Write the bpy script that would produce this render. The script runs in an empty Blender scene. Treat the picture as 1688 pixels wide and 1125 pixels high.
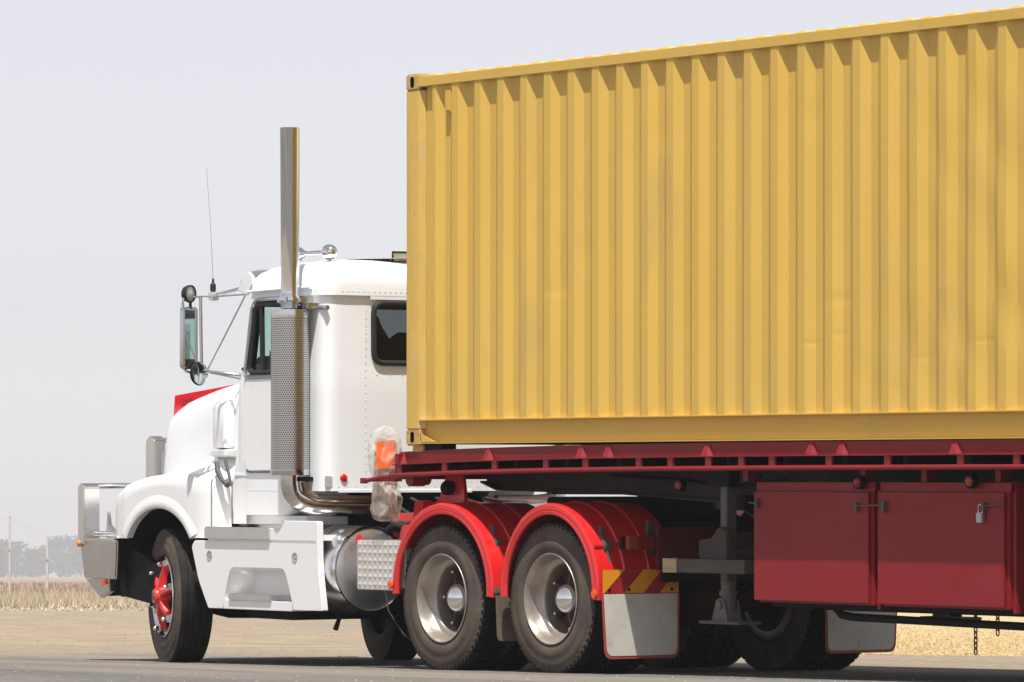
import bpy, bmesh, math, random
from math import sin, cos, pi, radians, tan, atan
from mathutils import Vector, Matrix
random.seed(7)
SC = bpy.context.scene
COL = SC.collection

# ------------------------------------------------------------------ frame
# The truck is built in its own level frame: X towards its tail, Y towards its
# far side, Z up.  The road falls about one degree along the view, so the truck
# frame TF is turned by that degree and stands on the flat ground z = 0.
PHI = radians(55.5)
CAM = Vector((29.92, -19.66, 1.328))
RT = Vector((cos(PHI), sin(PHI), 0)); FW = Vector((-sin(PHI), cos(PHI), 0))
ALPHA = atan(0.019645)
RM = Matrix.Rotation(ALPHA, 3, RT)
CW = Vector((CAM.x, CAM.y, 0.655))
def tf(p): return RM @ (Vector(p) - CAM) + CW
def wpos(d, l, z=0.0):                      # d metres ahead of the camera, l to its right
    p = CW + FW * d + RT * l
    return Vector((p.x, p.y, z))
def gz(x, y):                               # ground height in the truck frame
    d = (Vector((x, y, 0)) - Vector((CAM.x, CAM.y, 0))).dot(FW)
    return CAM.z - .655 - .019645 * d

# ------------------------------------------------------------------ camera
cd = bpy.data.cameras.new('camera'); cam = bpy.data.objects.new('camera', cd); COL.objects.link(cam)
cd.sensor_width = 36; cd.lens = 8450 / 1688 * 36; cd.shift_y = 221.5 / 1688
cd.clip_start = .5; cd.clip_end = 9000
rot = Matrix((RT, Vector((0, 0, 1)), -FW)).transposed()
cam.matrix_world = Matrix.Translation(CW) @ (RM @ rot).to_4x4()
SC.camera = cam

# ------------------------------------------------------------------ light
AZ, EL = radians(51), radians(68)           # azimuth from the truck's near side towards its tail
SUN = Vector((cos(EL) * sin(AZ), -cos(EL) * cos(AZ), sin(EL)))
w = bpy.data.worlds.new('World'); SC.world = w; w.use_nodes = True
nt = w.node_tree; nt.nodes.clear()
sky = nt.nodes.new('ShaderNodeTexSky'); sky.sky_type = 'NISHITA'; sky.sun_disc = False
sky.sun_elevation = EL; sky.sun_rotation = math.atan2(SUN.x, SUN.y)
sky.air_density = 1.0; sky.dust_density = .4; sky.ozone_density = 4.0; sky.altitude = 0
bg = nt.nodes.new('ShaderNodeBackground'); bg.inputs['Strength'].default_value = .095
wo = nt.nodes.new('ShaderNodeOutputWorld')
hs = nt.nodes.new('ShaderNodeHueSaturation'); hs.inputs['Saturation'].default_value = .16   # smoke-greyed sky
tn = nt.nodes.new('ShaderNodeMix'); tn.data_type = 'RGBA'; tn.blend_type = 'MULTIPLY'; tn.inputs[0].default_value = 1; tn.inputs[7].default_value = (1, .968, 1.006, 1)
nt.links.new(sky.outputs[0], hs.inputs['Color']); nt.links.new(hs.outputs[0], tn.inputs[6]); nt.links.new(tn.outputs[2], bg.inputs[0]); nt.links.new(bg.outputs[0], wo.inputs[0])
sd = bpy.data.lights.new('sun', 'SUN'); sd.energy = 5.0; sd.angle = radians(.6); sd.color = (1, .96, .90)
so = bpy.data.objects.new('sun', sd); COL.objects.link(so); so.rotation_euler = SUN.to_track_quat('Z', 'Y').to_euler()
so.location = (0, 0, 40)
SC.view_settings.view_transform = 'Standard'; SC.view_settings.look = 'None'
SC.view_settings.gamma = 1; SC.view_settings.exposure = 0.46
SC.render.engine = 'CYCLES'
SC.cycles.use_denoising = True; SC.cycles.max_bounces = 8; SC.cycles.transparent_max_bounces = 12
SC.cycles.volume_bounces = 1; SC.cycles.sample_clamp_indirect = 6

# ------------------------------------------------------------------ materials
def mat(name, col, rough=.5, metal=0., coat=0., var=.08, vs=2.5, dirt=None, bump=0., bs=60., spec=.5,
        emit=None, alpha=1., stretch=(1, 1, 1)):
    m = bpy.data.materials.new(name); m.use_nodes = True
    n = m.node_tree.nodes; L = m.node_tree.links
    b = n['Principled BSDF']
    b.inputs['Roughness'].default_value = rough; b.inputs['Metallic'].default_value = metal
    b.inputs['Coat Weight'].default_value = coat; b.inputs['Coat Roughness'].default_value = .12
    b.inputs['Specular IOR Level'].default_value = spec; b.inputs['Alpha'].default_value = alpha
    tc = n.new('ShaderNodeTexCoord'); mp = n.new('ShaderNodeMapping'); mp.inputs['Scale'].default_value = stretch
    L.new(tc.outputs['Object'], mp.inputs['Vector'])
    def noise(scale, det=5, ro=.55):
        t = n.new('ShaderNodeTexNoise'); t.inputs['Scale'].default_value = scale
        t.inputs['Detail'].default_value = det; t.inputs['Roughness'].default_value = ro
        L.new(mp.outputs[0], t.inputs['Vector']); return t
    def mixc(fac, a, c):
        x = n.new('ShaderNodeMix'); x.data_type = 'RGBA'
        L.new(fac, x.inputs[0])
        if isinstance(a, tuple): x.inputs[6].default_value = (*a, 1)
        else: L.new(a, x.inputs[6])
        if isinstance(c, tuple): x.inputs[7].default_value = (*c, 1)
        else: L.new(c, x.inputs[7])
        return x.outputs[2]
    def ramp(src, lo, hi):
        r = n.new('ShaderNodeMapRange'); r.inputs[1].default_value = lo; r.inputs[2].default_value = hi
        L.new(src, r.inputs[0]); return r.outputs[0]
    t = noise(vs)
    c0 = tuple(max(0, k * (1 - var)) for k in col); c1 = tuple(min(1, k * (1 + var)) for k in col)
    out = mixc(ramp(t.outputs['Fac'], .3, .7), c0, c1)
    if dirt:
        for (dc, lo, hi, sc, amt) in dirt:
            d = noise(sc, 8, .62)
            f = ramp(d.outputs['Fac'], lo, hi)
            mu = n.new('ShaderNodeMath'); mu.operation = 'MULTIPLY'; mu.inputs[1].default_value = amt
            L.new(f, mu.inputs[0]); out = mixc(mu.outputs[0], out, dc)
    L.new(out, b.inputs['Base Color'])
    if rough < .9:
        rr = n.new('ShaderNodeMapRange'); rr.inputs[3].default_value = rough * .8; rr.inputs[4].default_value = min(1, rough * 1.3)
        L.new(noise(vs * 4, 6).outputs['Fac'], rr.inputs[0]); L.new(rr.outputs[0], b.inputs['Roughness'])
    if bump:
        bt = noise(bs, 4); bn = n.new('ShaderNodeBump'); bn.inputs['Strength'].default_value = bump; bn.inputs['Distance'].default_value = .01
        L.new(bt.outputs['Fac'], bn.inputs['Height']); L.new(bn.outputs[0], b.inputs['Normal'])
    m['_out'] = 0
    return m
def glassmat(name, tint, gloss=.12, opaque=None):
    m = bpy.data.materials.new(name); m.use_nodes = True; n = m.node_tree.nodes; L = m.node_tree.links; n.clear()
    o = n.new('ShaderNodeOutputMaterial'); tr = n.new('ShaderNodeBsdfTransparent'); tr.inputs[0].default_value = (*tint, 1)
    g = n.new('ShaderNodeBsdfGlossy'); g.inputs['Roughness'].default_value = .03
    fr = n.new('ShaderNodeMapRange'); lw = n.new('ShaderNodeLayerWeight'); pw = n.new('ShaderNodeMath'); pw.operation = 'POWER'; pw.inputs[1].default_value = 4
    lw.inputs[0].default_value = .5; L.new(lw.outputs['Facing'], pw.inputs[0]); L.new(pw.outputs[0], fr.inputs[0]); fr.inputs[3].default_value = .03; fr.inputs[4].default_value = .8
    mx = n.new('ShaderNodeMixShader'); L.new(fr.outputs[0], mx.inputs[0]); L.new(tr.outputs[0], mx.inputs[1]); L.new(g.outputs[0], mx.inputs[2])
    L.new(mx.outputs[0], o.inputs[0]); return m

DUST = (.30, .24, .17)
WHITE = mat('white_paint', (.80, .81, .81), .28, coat=.5, var=.015, dirt=[(DUST, .58, .9, 5, .14)])
WHITER = mat('white_panel', (.80, .83, .85), .4, coat=.2, var=.02, dirt=[(DUST, .60, .9, 4, .10), ((.35, .3, .25), .70, .76, 24, .12)])
YEL = mat('container_paint', (.615, .395, .075), .55, var=.035, vs=1.2, dirt=[((.40, .33, .17), .52, .82, 2.2, .28), ((.22, .15, .07), .67, .75, 38, .25), ((.30, .22, .09), .58, .70, 1.1, .18)], bump=.05, bs=25, stretch=(1, 1, .35))
YELP = mat('container_post_paint', (.58, .375, .085), .6, var=.07, vs=6, dirt=[((.50, .43, .28), .54, .66, 7, .4), ((.13, .15, .10), .64, .70, 26, .55)], bump=.1, bs=30, stretch=(1.6, 1.6, .6))
YELD = mat('container_casting_paint', (.50, .33, .10), .65, var=.15, vs=18, dirt=[((.25, .14, .08), .52, .68, 28, .55)], bump=.2, bs=60)
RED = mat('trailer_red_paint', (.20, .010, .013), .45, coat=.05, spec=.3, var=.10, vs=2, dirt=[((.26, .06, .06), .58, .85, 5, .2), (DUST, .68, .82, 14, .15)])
REDC = mat('shaded_chassis_red', (.085, .003, .003), .5, spec=.3, var=.15, vs=3, dirt=[((.07, .03, .02), .45, .7, 6, .6)])  # red and its blotches darkened to stand for shade under the trailer
REDB = mat('toolbox_red_paint', (.23, .011, .015), .48, spec=.3, var=.08, vs=1.5, dirt=[((.27, .06, .06), .54, .85, 2.4, .25), (DUST, .69, .8, 22, .15), ((.10, .02, .02), .69, .76, 8, .5)], bump=.35, bs=2.2)
SCAR = mat('scarlet_paint', (.60, .012, .013), .32, coat=.35, var=.05, dirt=[((.5, .15, .12), .50, .85, 5, .28), (DUST, .64, .80, 16, .22)])
CHROME = mat('chrome', (.80, .80, .82), .07, 1., var=.02)
STEEL = mat('polished_stainless', (.62, .62, .63), .16, 1., var=.05, vs=8, stretch=(1, 1, .25))
SATIN = mat('satin_aluminium', (.60, .60, .62), .30, .9, var=.06, vs=7, dirt=[((.40, .38, .36), .5, .8, 3, .3)])
ALU = mat('polished_aluminium', (.72, .70, .67), .20, 1., var=.03, vs=3, dirt=[((.60, .54, .46), .5, .9, 4, .25)])
BRKT = mat('bracket_paint', (.45, .44, .42), .5, var=.1, vs=10)
WELL = mat('wheel_well_black', (.006, .006, .0065), .7, spec=.2, var=.2)
STACK = mat('stack_chrome', (.66, .685, .73), .09, 1., var=.03, vs=5, stretch=(1, 1, .1))
BRUSH = mat('brushed_aluminium', (.58, .58, .59), .22, 1., var=.06, vs=20, stretch=(.2, 1, 3))
CHECK = mat('checker_plate', (.70, .68, .63), .42, .55, var=.07, vs=14, dirt=[(DUST, .55, .8, 9, .3)])
RUB = mat('tyre_rubber', (.058, .049, .042), .8, spec=.25, var=.12, vs=9, dirt=[((.140, .110, .082), .35, .75, 3.5, .85)], bump=.2, bs=90)
TREAD = mat('tyre_tread_rubber', (.014, .0125, .012), .85, spec=.2, var=.25, vs=15, dirt=[((.06, .048, .038), .5, .8, 9, .6)])
BLK = mat('black_steel', (.006, .0055, .006), .65, spec=.2, var=.25, vs=4, dirt=[((.022, .018, .014), .58, .85, 7, .4)])
BLKR = mat('black_rubber', (.010, .010, .011), .6, var=.2)
GREY = mat('grey_steel', (.075, .072, .07), .6, var=.2, vs=6, dirt=[((.10, .08, .06), .5, .75, 12, .5)], bump=.1)
LEGM = mat('shaded_leg_paint', (.10, .094, .09), .6, var=.12, vs=6, dirt=[((.18, .12, .08), .55, .75, 10, .6)])  # whitish leg paint, darkened in colour for the deep shade under the deck
BEAM = mat('beam_paint', (.055, .046, .040), .65, spec=.25, var=.2, vs=3, dirt=[((.12, .09, .065), .52, .75, 6, .4)])
RIM = mat('rim_paint', (.42, .385, .34), .33, .65, var=.08, vs=6, dirt=[((.17, .13, .09), .42, .8, 5, .6)])
HUBD = mat('shaded_dusty_hub', (.05, .042, .04), .5, .2, var=.2, vs=9, dirt=[((.16, .02, .015), .5, .6, 5, .7)])  # dusty grey, darkened to stand for the shade deep inside the rim
DRUM = mat('brake_drum', (.10, .012, .010), .6, var=.3, vs=6, dirt=[((.03, .02, .016), .45, .65, 5, .8)])
FLAP = mat('mudflap_white', (.56, .545, .49), .7, var=.05, vs=5, dirt=[((.36, .32, .25), .42, .8, 4, .6), ((.22, .18, .13), .62, .72, 14, .5)])
FLAPG = mat('mudflap_dusty', (.10, .085, .06), .8, var=.15, vs=5, dirt=[((.26, .21, .15), .4, .7, 4, .7)])
FLAPR = mat('mudflap_red_edge', (.36, .05, .05), .6, var=.1)
DIMOR = mat('shaded_orange_lens', (.30, .045, .012), .4)  # orange lens with the shade under the deck put into its colour
DIMRED = mat('shaded_red_lens', (.22, .012, .012), .4)  # red lens dimmed in colour, standing for shade on lamps under the deck
AMBER = mat('amber_lens', (.85, .22, .01), .2, coat=.5)
ORANGE = mat('orange_lens', (.75, .08, .01), .25, coat=.5)
REDL = mat('red_lens', (.55, .008, .008), .2, coat=.6)
CHY = mat('chevron_yellow', (.72, .28, .01), .4, var=.05)
CHR = mat('chevron_red', (.33, .012, .018), .4, var=.05)
SIGN = mat('deflector_red', (.46, .003, .010), .25, coat=.5, var=.04)
INK = mat('dark_lettering', (.10, .003, .006), .4)
INT = mat('cab_interior', (.05, .055, .055), .7, var=.1)
SEATM = mat('seat_fabric', (.02, .02, .022), .9, var=.2)
DASH = mat('dash_plastic', (.05, .06, .06), .6)
PIPEB = mat('bare_pipe', (.22, .17, .14), .3, .9, var=.15, vs=9, dirt=[((.20, .07, .03), .5, .75, 6, .6)])
BLUEG = mat('hood_spine_grey', (.085, .092, .125), .3, coat=.4, var=.03)
WOOD = mat('raw_timber', (.42, .30, .17), .85, var=.2, vs=14, dirt=[((.20, .14, .08), .52, .7, 20, .6)], stretch=(.3, 3, 3))
WOODW = mat('weathered_timber', (.075, .063, .054), .85, var=.2, vs=10, stretch=(.3, 3, 3))
ORFAB = mat('orange_vinyl', (.85, .13, .01), .45, var=.08, vs=8)
CARTON = mat('brown_paper', (.42, .30, .22), .8, var=.2, vs=9, dirt=[((.6, .56, .5), .5, .62, 8, .8)], bump=.4, bs=18)
GLS = glassmat('window_glass', (.80, .92, .885)); GLD = glassmat('tinted_rear_glass', (.40, .40, .43))
MIRR = mat('mirror_glass', (.78, .84, .83), .02, 1., var=0.)
LENS = mat('lamp_lens', (.6, .57, .48), .15, .3, coat=.5)
BRASS = mat('padlock_metal', (.42, .42, .44), .3, .8)
# clear wrap: thin film, partly see-through
PLAS = bpy.data.materials.new('clear_wrap'); PLAS.use_nodes = True
_n = PLAS.node_tree.nodes; _l = PLAS.node_tree.links; _b = _n['Principled BSDF']
_b.inputs['Base Color'].default_value = (.72, .67, .60, 1); _b.inputs['Roughness'].default_value = .12
_t = _n.new('ShaderNodeBsdfTransparent'); _m = _n.new('ShaderNodeMixShader'); _nz = _n.new('ShaderNodeTexNoise')
_nz.inputs['Scale'].default_value = 9; _nz.inputs['Detail'].default_value = 5
_r = _n.new('ShaderNodeMapRange'); _r.inputs[1].default_value = .35; _r.inputs[2].default_value = .68; _r.inputs[3].default_value = .10; _r.inputs[4].default_value = .62
_tc = _n.new('ShaderNodeTexCoord'); _l.new(_tc.outputs['Object'], _nz.inputs['Vector']); _l.new(_nz.outputs['Fac'], _r.inputs[0])
_l.new(_r.outputs[0], _m.inputs[0]); _l.new(_t.outputs[0], _m.inputs[1]); _l.new(_b.outputs[0], _m.inputs[2])
_l.new(_m.outputs[0], _n['Material Output'].inputs[0])
# perforated heat shield: staggered round holes from a uv grid
PERF = bpy.data.materials.new('perforated_steel'); PERF.use_nodes = True
_n = PERF.node_tree.nodes; _l = PERF.node_tree.links; _b = _n['Principled BSDF']
_b.inputs['Metallic'].default_value = 1
def _math(op, a, b=None):
    x = _n.new('ShaderNodeMath'); x.operation = op
    for i, v in enumerate((a, b)):
        if v is None: continue
        if isinstance(v, (int, float)): x.inputs[i].default_value = v
        else: _l.new(v, x.inputs[i])
    return x.outputs[0]
_uv = _n.new('ShaderNodeUVMap'); _s = _n.new('ShaderNodeSeparateXYZ'); _l.new(_uv.outputs[0], _s.inputs[0])
_v = _math('MULTIPLY', _s.outputs[1], 72); _row = _math('MODULO', _math('FLOOR', _v), 2)
_u = _math('ADD', _math('MULTIPLY', _s.outputs[0], 48), _math('MULTIPLY', _row, .5))
_du = _math('SUBTRACT', _math('FRACT', _u), .5); _dv = _math('SUBTRACT', _math('FRACT', _v), .5)
_d = _math('SQRT', _math('ADD', _math('MULTIPLY', _du, _du), _math('MULTIPLY', _dv, _dv)))
_hole = _math('LESS_THAN', _d, .30)
_mx = _n.new('ShaderNodeMix'); _mx.data_type = 'RGBA'; _l.new(_hole, _mx.inputs[0])
_mx.inputs[6].default_value = (.62, .61, .60, 1); _mx.inputs[7].default_value = (.035, .03, .028, 1)
_l.new(_mx.outputs[2], _b.inputs['Base Color'])
_l.new(_math('ADD', _math('MULTIPLY', _hole, .5), .22), _b.inputs['Roughness'])
_bp = _n.new('ShaderNodeBump'); _bp.inputs['Strength'].default_value = .8; _bp.inputs['Distance'].default_value = .006
_l.new(_math('MINIMUM', _d, .4), _bp.inputs['Height']); _l.new(_bp.outputs[0], _b.inputs['Normal'])

# ------------------------------------------------------------------ mesh helper
class M:
    def __init__(s): s.v = []; s.f = []; s.uv = None
    def add(s, vs, fs):
        o = len(s.v); s.v += [tuple(p) for p in vs]; s.f += [tuple(i + o for i in f) for f in fs]; return s
    def box(s, x0, x1, y0, y1, z0, z1):
        return s.add([(x0, y0, z0), (x1, y0, z0), (x1, y1, z0), (x0, y1, z0), (x0, y0, z1), (x1, y0, z1), (x1, y1, z1), (x0, y1, z1)],
                     [(0, 3, 2, 1), (4, 5, 6, 7), (0, 1, 5, 4), (1, 2, 6, 5), (2, 3, 7, 6), (3, 0, 4, 7)])
    def prism(s, poly, ax, a, b):
        n = len(poly)
        def P(p, t): return {'x': (t, p[0], p[1]), 'y': (p[0], t, p[1]), 'z': (p[0], p[1], t)}[ax]
        return s.add([P(p, a) for p in poly] + [P(p, b) for p in poly],
                     [tuple(range(n)), tuple(range(2 * n - 1, n - 1, -1))] + [(i, i + n, (i + 1) % n + n, (i + 1) % n) for i in range(n)])
    def loft(s, rings, closed=True, cap=True):
        n = len(rings[0]); vs = [p for r in rings for p in r]; fs = []
        for i in range(len(rings) - 1):
            for j in range(n if closed else n - 1):
                k = (j + 1) % n; fs.append((i * n + j, i * n + k, (i + 1) * n + k, (i + 1) * n + j))
        if cap and closed: fs += [tuple(range(n))[::-1], tuple(range((len(rings) - 1) * n, len(rings) * n))]
        return s.add(vs, fs)
    def lathe(s, prof, o, ax, n=32, cap=False):
        ax = Vector(ax).normalized(); u = ax.orthogonal().normalized(); t = ax.cross(u); o = Vector(o)
        return s.loft([[o + ax * a + (u * cos(2 * pi * j / n) + t * sin(2 * pi * j / n)) * r for j in range(n)] for r, a in prof], True, cap)
    def cyl(s, p0, p1, r, n=20, r2=None, cap=True):
        p0 = Vector(p0); p1 = Vector(p1); d = p1 - p0
        return s.lathe([(r, 0), (r if r2 is None else r2, d.length)], p0, d, n, cap)
    def sphere(s, c, r, n=16, sc=(1, 1, 1)):
        rings = []
        for i in range(1, n // 2):
            a = pi * i / (n // 2)
            rings.append([(c[0] + sc[0] * r * sin(a) * cos(2 * pi * j / n), c[1] + sc[1] * r * sin(a) * sin(2 * pi * j / n), c[2] - sc[2] * r * cos(a)) for j in range(n)])
        return s.loft(rings)
    def tube(s, pts, r, n=10, closed=False, cap=True):
        pts = [Vector(p) for p in pts]; N = len(pts); rings = []; up = None
        rs = r if isinstance(r, (list, tuple)) else [r] * N
        for i in range(N):
            a = pts[(i - 1) % N] if (i or closed) else pts[i]; b = pts[(i + 1) % N] if (i < N - 1 or closed) else pts[i]
            t = (b - a).normalized()
            if up is None: up = t.orthogonal().normalized()
            up = (up - t * up.dot(t)).normalized(); q = t.cross(up)
            rings.append([pts[i] + (up * cos(2 * pi * j / n) + q * sin(2 * pi * j / n)) * rs[i] for j in range(n)])
        if closed: rings.append(rings[0]); return s.loft(rings, True, False)
        return s.loft(rings, True, cap)
def arc(cx, cz, r, a0, a1, n, y=None):
    return [(cx + r * cos(radians(a0 + (a1 - a0) * i / n)), cz + r * sin(radians(a0 + (a1 - a0) * i / n))) for i in range(n + 1)]
def rpoly(pts, r, n=4):                     # round every corner of a 2d polygon
    out = []; N = len(pts)
    for i in range(N):
        p = Vector(pts[i]); a = Vector(pts[i - 1]) - p; b = Vector(pts[(i + 1) % N]) - p
        rr = r[i] if isinstance(r, (list, tuple)) else r
        rr = min(rr, a.length * .45, b.length * .45)
        if rr < 1e-4: out.append(tuple(p)); continue
        A = p + a.normalized() * rr; B = p + b.normalized() * rr
        for k in range(n + 1):
            t = k / n; out.append(tuple(A * (1 - t) ** 2 + p * 2 * t * (1 - t) + B * t * t))
    return out
def rrect(x0, x1, y0, y1, r, n=4): return rpoly([(x0, y0), (x1, y0), (x1, y1), (x0, y1)], r, n)
def mirY(m):
    k = M(); k.v = [(x, 2.44 - y, z) for x, y, z in m.v]; k.f = [f[::-1] for f in m.f]; return k

def mesh_of(m, name, base=(0, 0, 0), smooth=35, bevel=0, seg=2):
    me = bpy.data.meshes.new(name)
    bx, by, bz = base
    me.from_pydata([(x - bx, y - by, z - bz) for x, y, z in m.v], [], m.f)
    bm = bmesh.new(); bm.from_mesh(me); bmesh.ops.recalc_face_normals(bm, faces=bm.faces)
    if bevel:
        es = [e for e in bm.edges if len(e.link_faces) == 2 and e.calc_face_angle(0) > radians(28)]
        bmesh.ops.bevel(bm, geom=es, offset=bevel, segments=seg, affect='EDGES', clamp_overlap=True)
    bm.to_mesh(me); bm.free()
    if smooth:
        me.polygons.foreach_set('use_smooth', [True] * len(me.polygons)); me.set_sharp_from_angle(angle=radians(smooth))
    return me
def obj(name, m, mt, parent=None, base=(0, 0, 0), smooth=35, bevel=0, seg=2, loc=None):
    me = m if isinstance(m, bpy.types.Mesh) else mesh_of(m, name, base, smooth, bevel, seg)
    if mt is not None and not me.materials: me.materials.append(mt)
    o = bpy.data.objects.new(name, me); COL.objects.link(o)
    if parent: o.parent = parent
    if loc is not None: o.location = loc
    return o
def tag(o, label, cat, group=None, kind=None):
    if label: o['label'] = label
    if cat: o['category'] = cat
    if group: o['group'] = group
    if kind: o['kind'] = kind
    return o
class Thing:                                # an Empty at the thing's base, turned into the truck frame
    def __init__(s, name, label, cat, base, group=None):
        s.base = Vector(base); s.o = bpy.data.objects.new(name, None); COL.objects.link(s.o)
        s.o.empty_display_size = .2
        s.o.matrix_world = Matrix.Translation(tf(base)) @ RM.to_4x4()
        tag(s.o, label, cat, group)
    def part(s, name, m, mt, parent=None, smooth=35, bevel=0, seg=2):
        return obj(name, m, mt, parent or s.o, s.base, smooth, bevel, seg)
    def inst(s, name, me, loc, parent=None, rotz=0):
        o = obj(name, me, None, parent or s.o)
        o.location = Vector(loc) - s.base if parent is None else Vector(loc); o.rotation_euler = (0, 0, rotz); return o
def boolean(o, cutters, transfer=True):
    for c in cutters:
        md = o.modifiers.new('b', 'BOOLEAN'); md.operation = 'DIFFERENCE'; md.solver = 'EXACT'; md.object = c
        if transfer: md.material_mode = 'TRANSFER'
    bpy.context.view_layer.update()
    dg = bpy.context.evaluated_depsgraph_get()
    me = bpy.data.meshes.new_from_object(o.evaluated_get(dg), depsgraph=dg)
    o.modifiers.clear(); o.data = me
    for c in cutters: bpy.data.objects.remove(c)
    me.polygons.foreach_set('use_smooth', [True] * len(me.polygons)); me.set_sharp_from_angle(angle=radians(35))

# ================================================================== GROUND
def groundmat(name, kind):
    m = bpy.data.materials.new(name); m.use_nodes = True; n = m.node_tree.nodes; L = m.node_tree.links; b = n['Principled BSDF']
    b.inputs['Roughness'].default_value = .95; b.inputs['Specular IOR Level'].default_value = .15
    tc = n.new('ShaderNodeTexCoord')
    def noise(sc, det=6, st=(1, 1, 1), ro=.6):
        mp = n.new('ShaderNodeMapping'); mp.inputs['Scale'].default_value = st; mp.inputs['Rotation'].default_value = (0, 0, radians(10))
        L.new(tc.outputs['Object'], mp.inputs[0]); t = n.new('ShaderNodeTexNoise')
        t.inputs['Scale'].default_value = sc; t.inputs['Detail'].default_value = det; t.inputs['Roughness'].default_value = ro; L.new(mp.outputs[0], t.inputs[0]); return t.outputs['Fac']
    def mr(s, lo, hi):
        r = n.new('ShaderNodeMapRange'); r.inputs[1].default_value = lo; r.inputs[2].default_value = hi; L.new(s, r.inputs[0]); return r.outputs[0]
    def mix(f, a, c):
        x = n.new('ShaderNodeMix'); x.data_type = 'RGBA'; L.new(f, x.inputs[0])
        for i, v in ((6, a), (7, c)):
            if isinstance(v, tuple): x.inputs[i].default_value = (*v, 1)
            else: L.new(v, x.inputs[i])
        return x.outputs[2]
    if kind == 'road':
        c = mix(mr(noise(14, 9, ro=.7), .32, .68), (.075, .074, .073), (.185, .178, .168))
        c = mix(mr(noise(.5, 6, (.14, 1, 1)), .44, .62), c, (.200, .178, .150))
        c = mix(mr(noise(1.6, 6, (.06, 1, 1)), .52, .66), c, (.105, .102, .10))
        c = mix(mr(noise(70, 3), .62, .70), c, (.05, .048, .046))
        c = mix(mr(noise(55, 3), .64, .72), c, (.30, .27, .23))
        at = n.new('ShaderNodeAttribute'); at.attribute_name = 'dust'; ad = n.new('ShaderNodeMath'); ad.operation = 'ADD'
        L.new(at.outputs['Fac'], ad.inputs[0]); L.new(noise(.9, 8, (.2, 1, 1), .7), ad.inputs[1])
        c = mix(mr(ad.outputs[0], .85, 1.25), c, mix(mr(noise(9, 8), .35, .65), (.19, .15, .107), (.31, .255, .188)))
        bs, bst = 45, .6
    elif kind == 'straw':
        c = mix(mr(noise(1.3, 9, ro=.7), .36, .64), (.33, .24, .12), (.50, .38, .20))
        c = mix(mr(noise(7, 8, ro=.7), .40, .66), c, (.54, .43, .25))
        c = mix(mr(noise(.7, 6), .58, .70), c, (.26, .20, .12))
        bs, bst = 30, 1.
    else:
        c = mix(mr(noise(1.8, 9, (.5, 1, 1), .7), .34, .66), (.20, .155, .108), (.335, .272, .195))
        c = mix(mr(noise(.16, 5, (.2, 1, 1)), .52, .66), c, (.215, .195, .165))
        c = mix(mr(noise(8, 7, ro=.7), .58, .72), c, (.135, .105, .072))
        c = mix(mr(noise(26, 4), .62, .70), c, (.36, .31, .25))
        bs, bst = 12, 1.
    L.new(c, b.inputs['Base Color'])
    bp = n.new('ShaderNodeBump'); bp.inputs['Strength'].default_value = bst; bp.inputs['Distance'].default_value = .02
    L.new(noise(bs, 6), bp.inputs['Height']); L.new(bp.outputs[0], b.inputs['Normal'])
    return m
DIRT = groundmat('dry_dirt', 'dirt'); ROAD = groundmat('dusty_asphalt', 'road'); FIELD = groundmat('dry_paddock', 'straw')
g = M(); NR = 72
rad = [0, 20, 40, 60, 90, 140, 240, 420, 700, 1200, 2100, 3500]
gv = [(CW.x, CW.y, 0)]; gf = []
for r in rad[1:]:
    for j in range(NR): gv.append((CW.x + r * cos(2 * pi * j / NR), CW.y + r * sin(2 * pi * j / NR), 0))
for j in range(NR): gf.append((0, 1 + j, 1 + (j + 1) % NR))
for i in range(len(rad) - 2):
    for j in range(NR):
        a = 1 + i * NR; k = (j + 1) % NR; gf.append((a + j, a + NR + j, a + NR + k, a + k))
g.add(gv, gf)
tag(obj('ground', g, DIRT, smooth=0), None, None, kind='structure')
# sealed road: runs with the truck, ragged far edge
far = [(-240, 330), (-60, 100), (-24, 64), (-12, 55), (-7, 51), (-4.5, 49), (-2, 46.5), (0, 45), (2, 43), (3.4, 41.3), (4.4, 40.6), (8, 36), (20, 20), (60, -35), (240, -280)]
fe = []
for i in range(len(far) - 1):
    (l0, d0), (l1, d1) = far[i], far[i + 1]; k = max(1, int(math.hypot(l1 - l0, d1 - d0) / .7)) if abs(l0) < 30 else 2
    for j in range(k):
        t = j / k; q = random.uniform(-.1, .1) if abs(l0) < 30 else 0
        fe.append((l0 + (l1 - l0) * t, d0 + (d1 - d0) * t + q))
fe.append(far[-1])
def wob(t): return .8 * sin(t * .5) + .3 * sin(t * 1.3 + 1)
r = M(); vs = []; dust = []; K = (0, 2.5, 6, 12, 26)
for l, d in fe:
    p = wpos(d + (wob(l) if abs(l) < 30 else 0), l, .005)
    for k_, du in zip(K, (1, .72, .42, .2, .15)):
        q = p + (-FW * .62 - RT * .78) * k_; q.z = .005; vs.append(q); dust.append(du)
n5 = len(K)
r.add(vs, [(n5 * i + k_, n5 * i + k_ + 1, n5 * (i + 1) + k_ + 1, n5 * (i + 1) + k_) for i in range(len(fe) - 1) for k_ in range(n5 - 1)])
ro = tag(obj('road', r, ROAD, smooth=0), None, None, kind='structure')
at_ = ro.data.attributes.new('dust', 'FLOAT', 'POINT'); at_.data.foreach_set('value', dust)
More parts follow.
